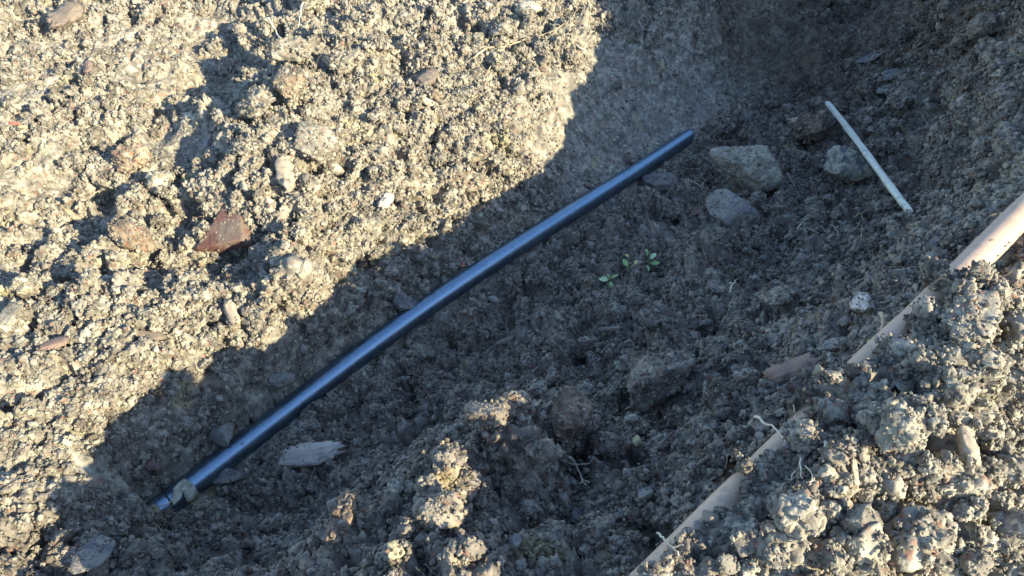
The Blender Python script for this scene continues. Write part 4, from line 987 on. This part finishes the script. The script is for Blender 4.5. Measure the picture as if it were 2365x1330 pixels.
for (cnt, poly, grp, label, (s0, s1)) in REG:
    us = [q[0] for q in poly]; vs = [q[1] for q in poly]; n = 0; tries = 0
    while n < cnt and tries < 4000:
        tries += 1
        u, v = random.uniform(min(us), max(us)), random.uniform(min(vs), max(vs))
        if not inpoly(u, v, poly): continue
        sz = s0 + (s1 - s0) * random.random() ** 1.8
        if any(math.hypot(u - a, v - b) < c * .8 + sz * .5 for a, b, c in taken): continue
        p, t = hit(u, v)
        dd_, _, _, _ = polydist(np.array([p[0]]), np.array([p[1]]), PIPE[::4])
        th, eh = handle_te(p[0], p[1])
        if dd_[0] < .04 or (abs(eh) < .03 and -.02 < th < 1.02): continue
        if smooth_mask(np.array([p[0]]), np.array([p[1]]))[0] > .45 and random.random() < .85: continue
        taken.append((u, v, sz / 2)); n += 1
        me = random.choice(protos)
        if not me.materials: me.materials.append(M_CLODS[0])
        o = bpy.data.objects.new('soil_clod', me); C.objects.link(o)
        r_ = sz * t / F_PX / 2
        o.scale = (r_, r_ * random.uniform(.8, 1.1), r_ * random.uniform(.8, 1.1))
        o.rotation_euler = (random.uniform(-.5, .5), random.uniform(-.5, .5), random.uniform(0, 6.28))
        o.location = Vector(p) + Vector((0, 0, r_ * .25))
        tag(o, label, 'clod', grp); PLACED.append((o, u, v, sz))
        coat(PV[me.name], np.array(o.rotation_euler.to_matrix()) * np.array(o.scale), np.array(o.location), 7e5 * r_ * r_)
# each of these clods is told apart by what it lies beside
MARKS = [(1720,410,'largest limestone rock'),(1957,405,'ochre rock touching the white stick'),(1682,508,'crusted grey rock'),(1992,716,'quartz pebble'),(1932,805,'flat grey stone by the handle'),
 (2030,170,'slate pile'),(2085,240,'dark clod under the slate pile'),(1520,432,'triangular flat stone at the pipe'),(918,712,'oval stone overhanging the pipe'),(520,1116,'flat stone by the dried leaf'),
 (217,1282,'long dark stone at the bottom left'),(482,1192,'tan clod near the pipe end'),(716,1055,'weathered wood chunk'),(515,505,'brick shard'),(661,408,'thick pale wood chip'),(183,516,'long splinter'),
 (376,438,'round clod at the smooth hollow'),(312,388,'ragged clod of the left bank'),(770,397,'oval dusty stone'),(988,190,'brown grey bark chip'),(1218,32,'whitish block at the top edge'),(740,24,'pale clod at the top edge'),
 (668,148,'upper of the three large clods'),(612,264,'lowest of the three large clods'),(796,166,'fourth large clod of the upper bank'),(722,350,'large grey clod above the wood chip'),(478,345,'upright grey shard'),
 (152,42,'dark bark piece at the top left'),(205,160,'red brown bark strip'),(38,289,'tiny red chip'),(305,552,'broad low clod'),(541,727,'yellowish bark stub'),(130,803,'purplish bark chip'),(347,780,'flat brown chip'),
 (24,742,'soil block at the left edge'),(1250,166,'brick red shard'),(1545,893,'biggest clod on the slope'),(1842,872,'brown rotten wood'),(2235,762,'long clod across the handle'),(1297,985,'tall clod on the slope'),
 (1010,1222,'yellowish clod of the bottom mound'),(808,1215,'tallest lit clod'),(1420,1042,'rough shaded clod by the pebble'),(1472,1024,'little tan pebble'),(1332,1205,'blue grey stone'),(1186,1266,'dark rounded pebble'),
 (1492,1146,'greenish grey pebble'),(2218,1045,'upright bark stick'),(2112,1262,'largest rounded clod of the heap'),(2190,918,'round knob shaped clod'),(2320,1110,'big clod at the right edge'),(1830,1210,'lit clod beside the handle'),
 (1966,1096,'thin bright splinter'),(1862,284,'pale bark strip'),(1800,702,'pale grey clod'),(2056,640,'purplish flat stone'),(1170,792,'shiny sliver under the pipe'),(1412,767,'short twig piece'),(890,470,'pinkish chip at the trench rim'),
 (1496,618,'highest seedling'),(1405,664,'lowest seedling'),(1340,1090,'forked white root'),(1770,1010,'pale twig on the handle'),(1200,98,'long arching root')]
SECT = ['right of', 'above and right of', 'above', 'above and left of', 'left of', 'below and left of', 'below', 'below and right of']
ORD = ['nearest', 'second', 'third', 'fourth', 'fifth', 'sixth', 'seventh', 'eighth', 'ninth', 'tenth']
buckets = {}
for i, (o, u, v, sz) in enumerate(PLACED):
    for j, (mu, mv, ph) in enumerate(MARKS):
        k = int(round(math.degrees(math.atan2(mv - v, u - mu)) / 45)) % 8
        buckets.setdefault((j, k), []).append((math.hypot(u - mu, v - mv), i))
bestl = {}
for (j, k), lst in buckets.items():
    for rk, (d, i) in enumerate(sorted(lst)[:10]):
        sc = d * (1 + rk * .8)
        if i not in bestl or sc < bestl[i][0]: bestl[i] = (sc, j, k, rk)
for i, (o, u, v, sz) in enumerate(PLACED):
    if i in bestl:
        _, j, k, rk = bestl[i]
        o['label'] = '%s clod, %s %s the %s' % ('small' if sz < 45 else 'medium', ORD[rk], SECT[k], MARKS[j][2])
for me in protos:
    me.polygons.foreach_set('use_smooth', np.ones(len(me.polygons), bool))

# ------------------------------------------------------------------ the many smaller clods: one object, then the crumbs
clod_coll = bpy.data.collections.new('small_clod_shapes')
SC = []
for k in range(6):
    me = clod_mesh('small_clod', 1, rng.uniform(.75, 1), rng.uniform(.6, .9), 1200 + k * 5, 1.2, 4)
    if k < 1: me = stone_mesh('small_clod', 1, rng.uniform(.7, 1), rng.uniform(.5, .8), 1300 + k * 5, 4, 10, .14)
    me.materials.append(M_CRUMB); me.polygons.foreach_set('use_smooth', np.ones(len(me.polygons), bool))
    SC.append(np.array([vv.co[:] for vv in me.vertices])); clod_coll.objects.link(bpy.data.objects.new('small_clod', me))
NS = 4200
clus = sstep(-.15, .4, fbm(P[cand] * 11 + 9, 2, 333)) + .08
dd = dens * clus * (1 - .9 * smc) * np.where(pdc < .03, .1, 1); dd /= dd.sum()
si = cand[rng.choice(len(cand), NS, p=dd)]
ss = np.clip(np.exp(rng.normal(math.log(.0075), .38, NS)), .004, .017)
tq, eq = handle_te(P[si, 0], P[si, 1])
keep = ~((np.abs(eq) < R_HAND * 1.2 + ss) & (P[si, 2] < HZ + R_HAND * .9)); si, ss = si[keep], ss[keep]
spos = P[si] + N[si] * (ss * rng.uniform(.0, .5, len(ss)))[:, None]
srot = rng.uniform(0, 6.283, (len(ss), 3))
small = point_cloud('small_clods', spos, ss, srot, clod_coll)
tag(small, 'small lumps of soil too many to count, scattered on the dug earth', kind='stuff')
for k in range(len(ss)):
    n = int(11 * (ss[k] / .005) ** 2)
    d_ = rng.normal(size=(n, 3)); d_ /= np.linalg.norm(d_, axis=1, keepdims=True)
    s_ = np.clip(np.exp(rng.normal(math.log(.0016), .45, n)), .0006, .004)
    COAT_P.append(spos[k] + d_ * ss[k] * rng.uniform(.6, .95, (n, 1))); COAT_S.append(s_)
cp = np.vstack(COAT_P); size = np.concatenate(COAT_S)
pdn, pzn, _, _ = polydist(cp[:, 0], cp[:, 1], PIPE[::4])
ok = np.hypot(pdn, np.abs(cp[:, 2] - pzn)) > R_PIPE + size * .8
tc, ec = handle_te(cp[:, 0], cp[:, 1])
ok &= ~((np.hypot(ec, cp[:, 2] - HZ - .012 * tc) < R_HAND + size * .5) & (tc > -.02) & (tc < 1.02))
cp, size = cp[ok], size[ok]
nk = 260
kk = rng.integers(6, len(PIPE) - 8, nk); th_ = rng.normal(.35, .5, nk)
tk = PIPE[kk + 1] - PIPE[kk - 1]; tk /= np.linalg.norm(tk, axis=1, keepdims=True)
sk = np.stack([-tk[:, 1], tk[:, 0], np.zeros(nk)], 1); sk /= np.linalg.norm(sk, axis=1, keepdims=True)
sz_ = np.clip(np.exp(rng.normal(math.log(.0006), .5, nk)), .0003, .0022)
pk = PIPE[kk] + (sk * np.sin(th_)[:, None] + np.array([0, 0, 1.0]) * np.cos(th_)[:, None]) * (R_PIPE + sz_ * .4)[:, None] + tk * rng.uniform(-.01, .01, (nk, 1))
cp = np.vstack([cp, pk]); size = np.concatenate([size, sz_])
crumbs = point_cloud('soil_crumbs', cp, size, rng.uniform(0, 6.283, (len(cp), 3)), crumb_coll)
tag(crumbs, 'loose crumbs of soil lying all over the dug earth', kind='stuff')

# ------------------------------------------------------------------ fine root fibres everywhere: one object
NF = 5200
fi = cand[rng.choice(len(cand), NF, p=dens)]
allV, allF = [], []
off = 0
zonef = sstep(-.1, .4, fbm(P[fi] * 5, 2, 610))
for k in range(NF):
    if zonef[k] < rng.uniform(0, .8): continue
    p = P[fi[k]]; nv = N[fi[k]]
    ln_ = rng.uniform(.008, .05) * min(1.0, np.linalg.norm(p - CAM)) ** 2; d = rng.normal(size=3); d -= nv * (d @ nv) * .8; d /= np.linalg.norm(d)
    m_ = 7; path = [p + nv * .0012]
    for i in range(m_):
        d = d + rng.normal(size=3) * .45; d -= nv * (d @ nv) * .35; d /= np.linalg.norm(d)
        path.append(path[-1] + d * ln_ / m_)
    path = np.array(path)
    pd_, pz_, _, _ = polydist(path[:, 0], path[:, 1], PIPE[::8])
    if pd_.min() < R_PIPE * 1.3: continue
    th, eh = handle_te(path[:, 0], path[:, 1])
    if np.abs(eh).min() < R_HAND * 1.3: continue
    V, Fc = tube_data(path, np.linspace(rng.uniform(.0003, .0007), .0002, len(path)) * min(1.0, np.linalg.norm(p - CAM)), 3, cap=False)
    allV.append(V); allF.append(np.array(Fc) + off); off += len(V)
fib = new_obj('root_fibres', mesh_from('root_fibres', np.vstack(allV), np.vstack(allF)), M_ROOT)
tag(fib, 'fine hair thin root fibres sticking out of the soil', kind='stuff')
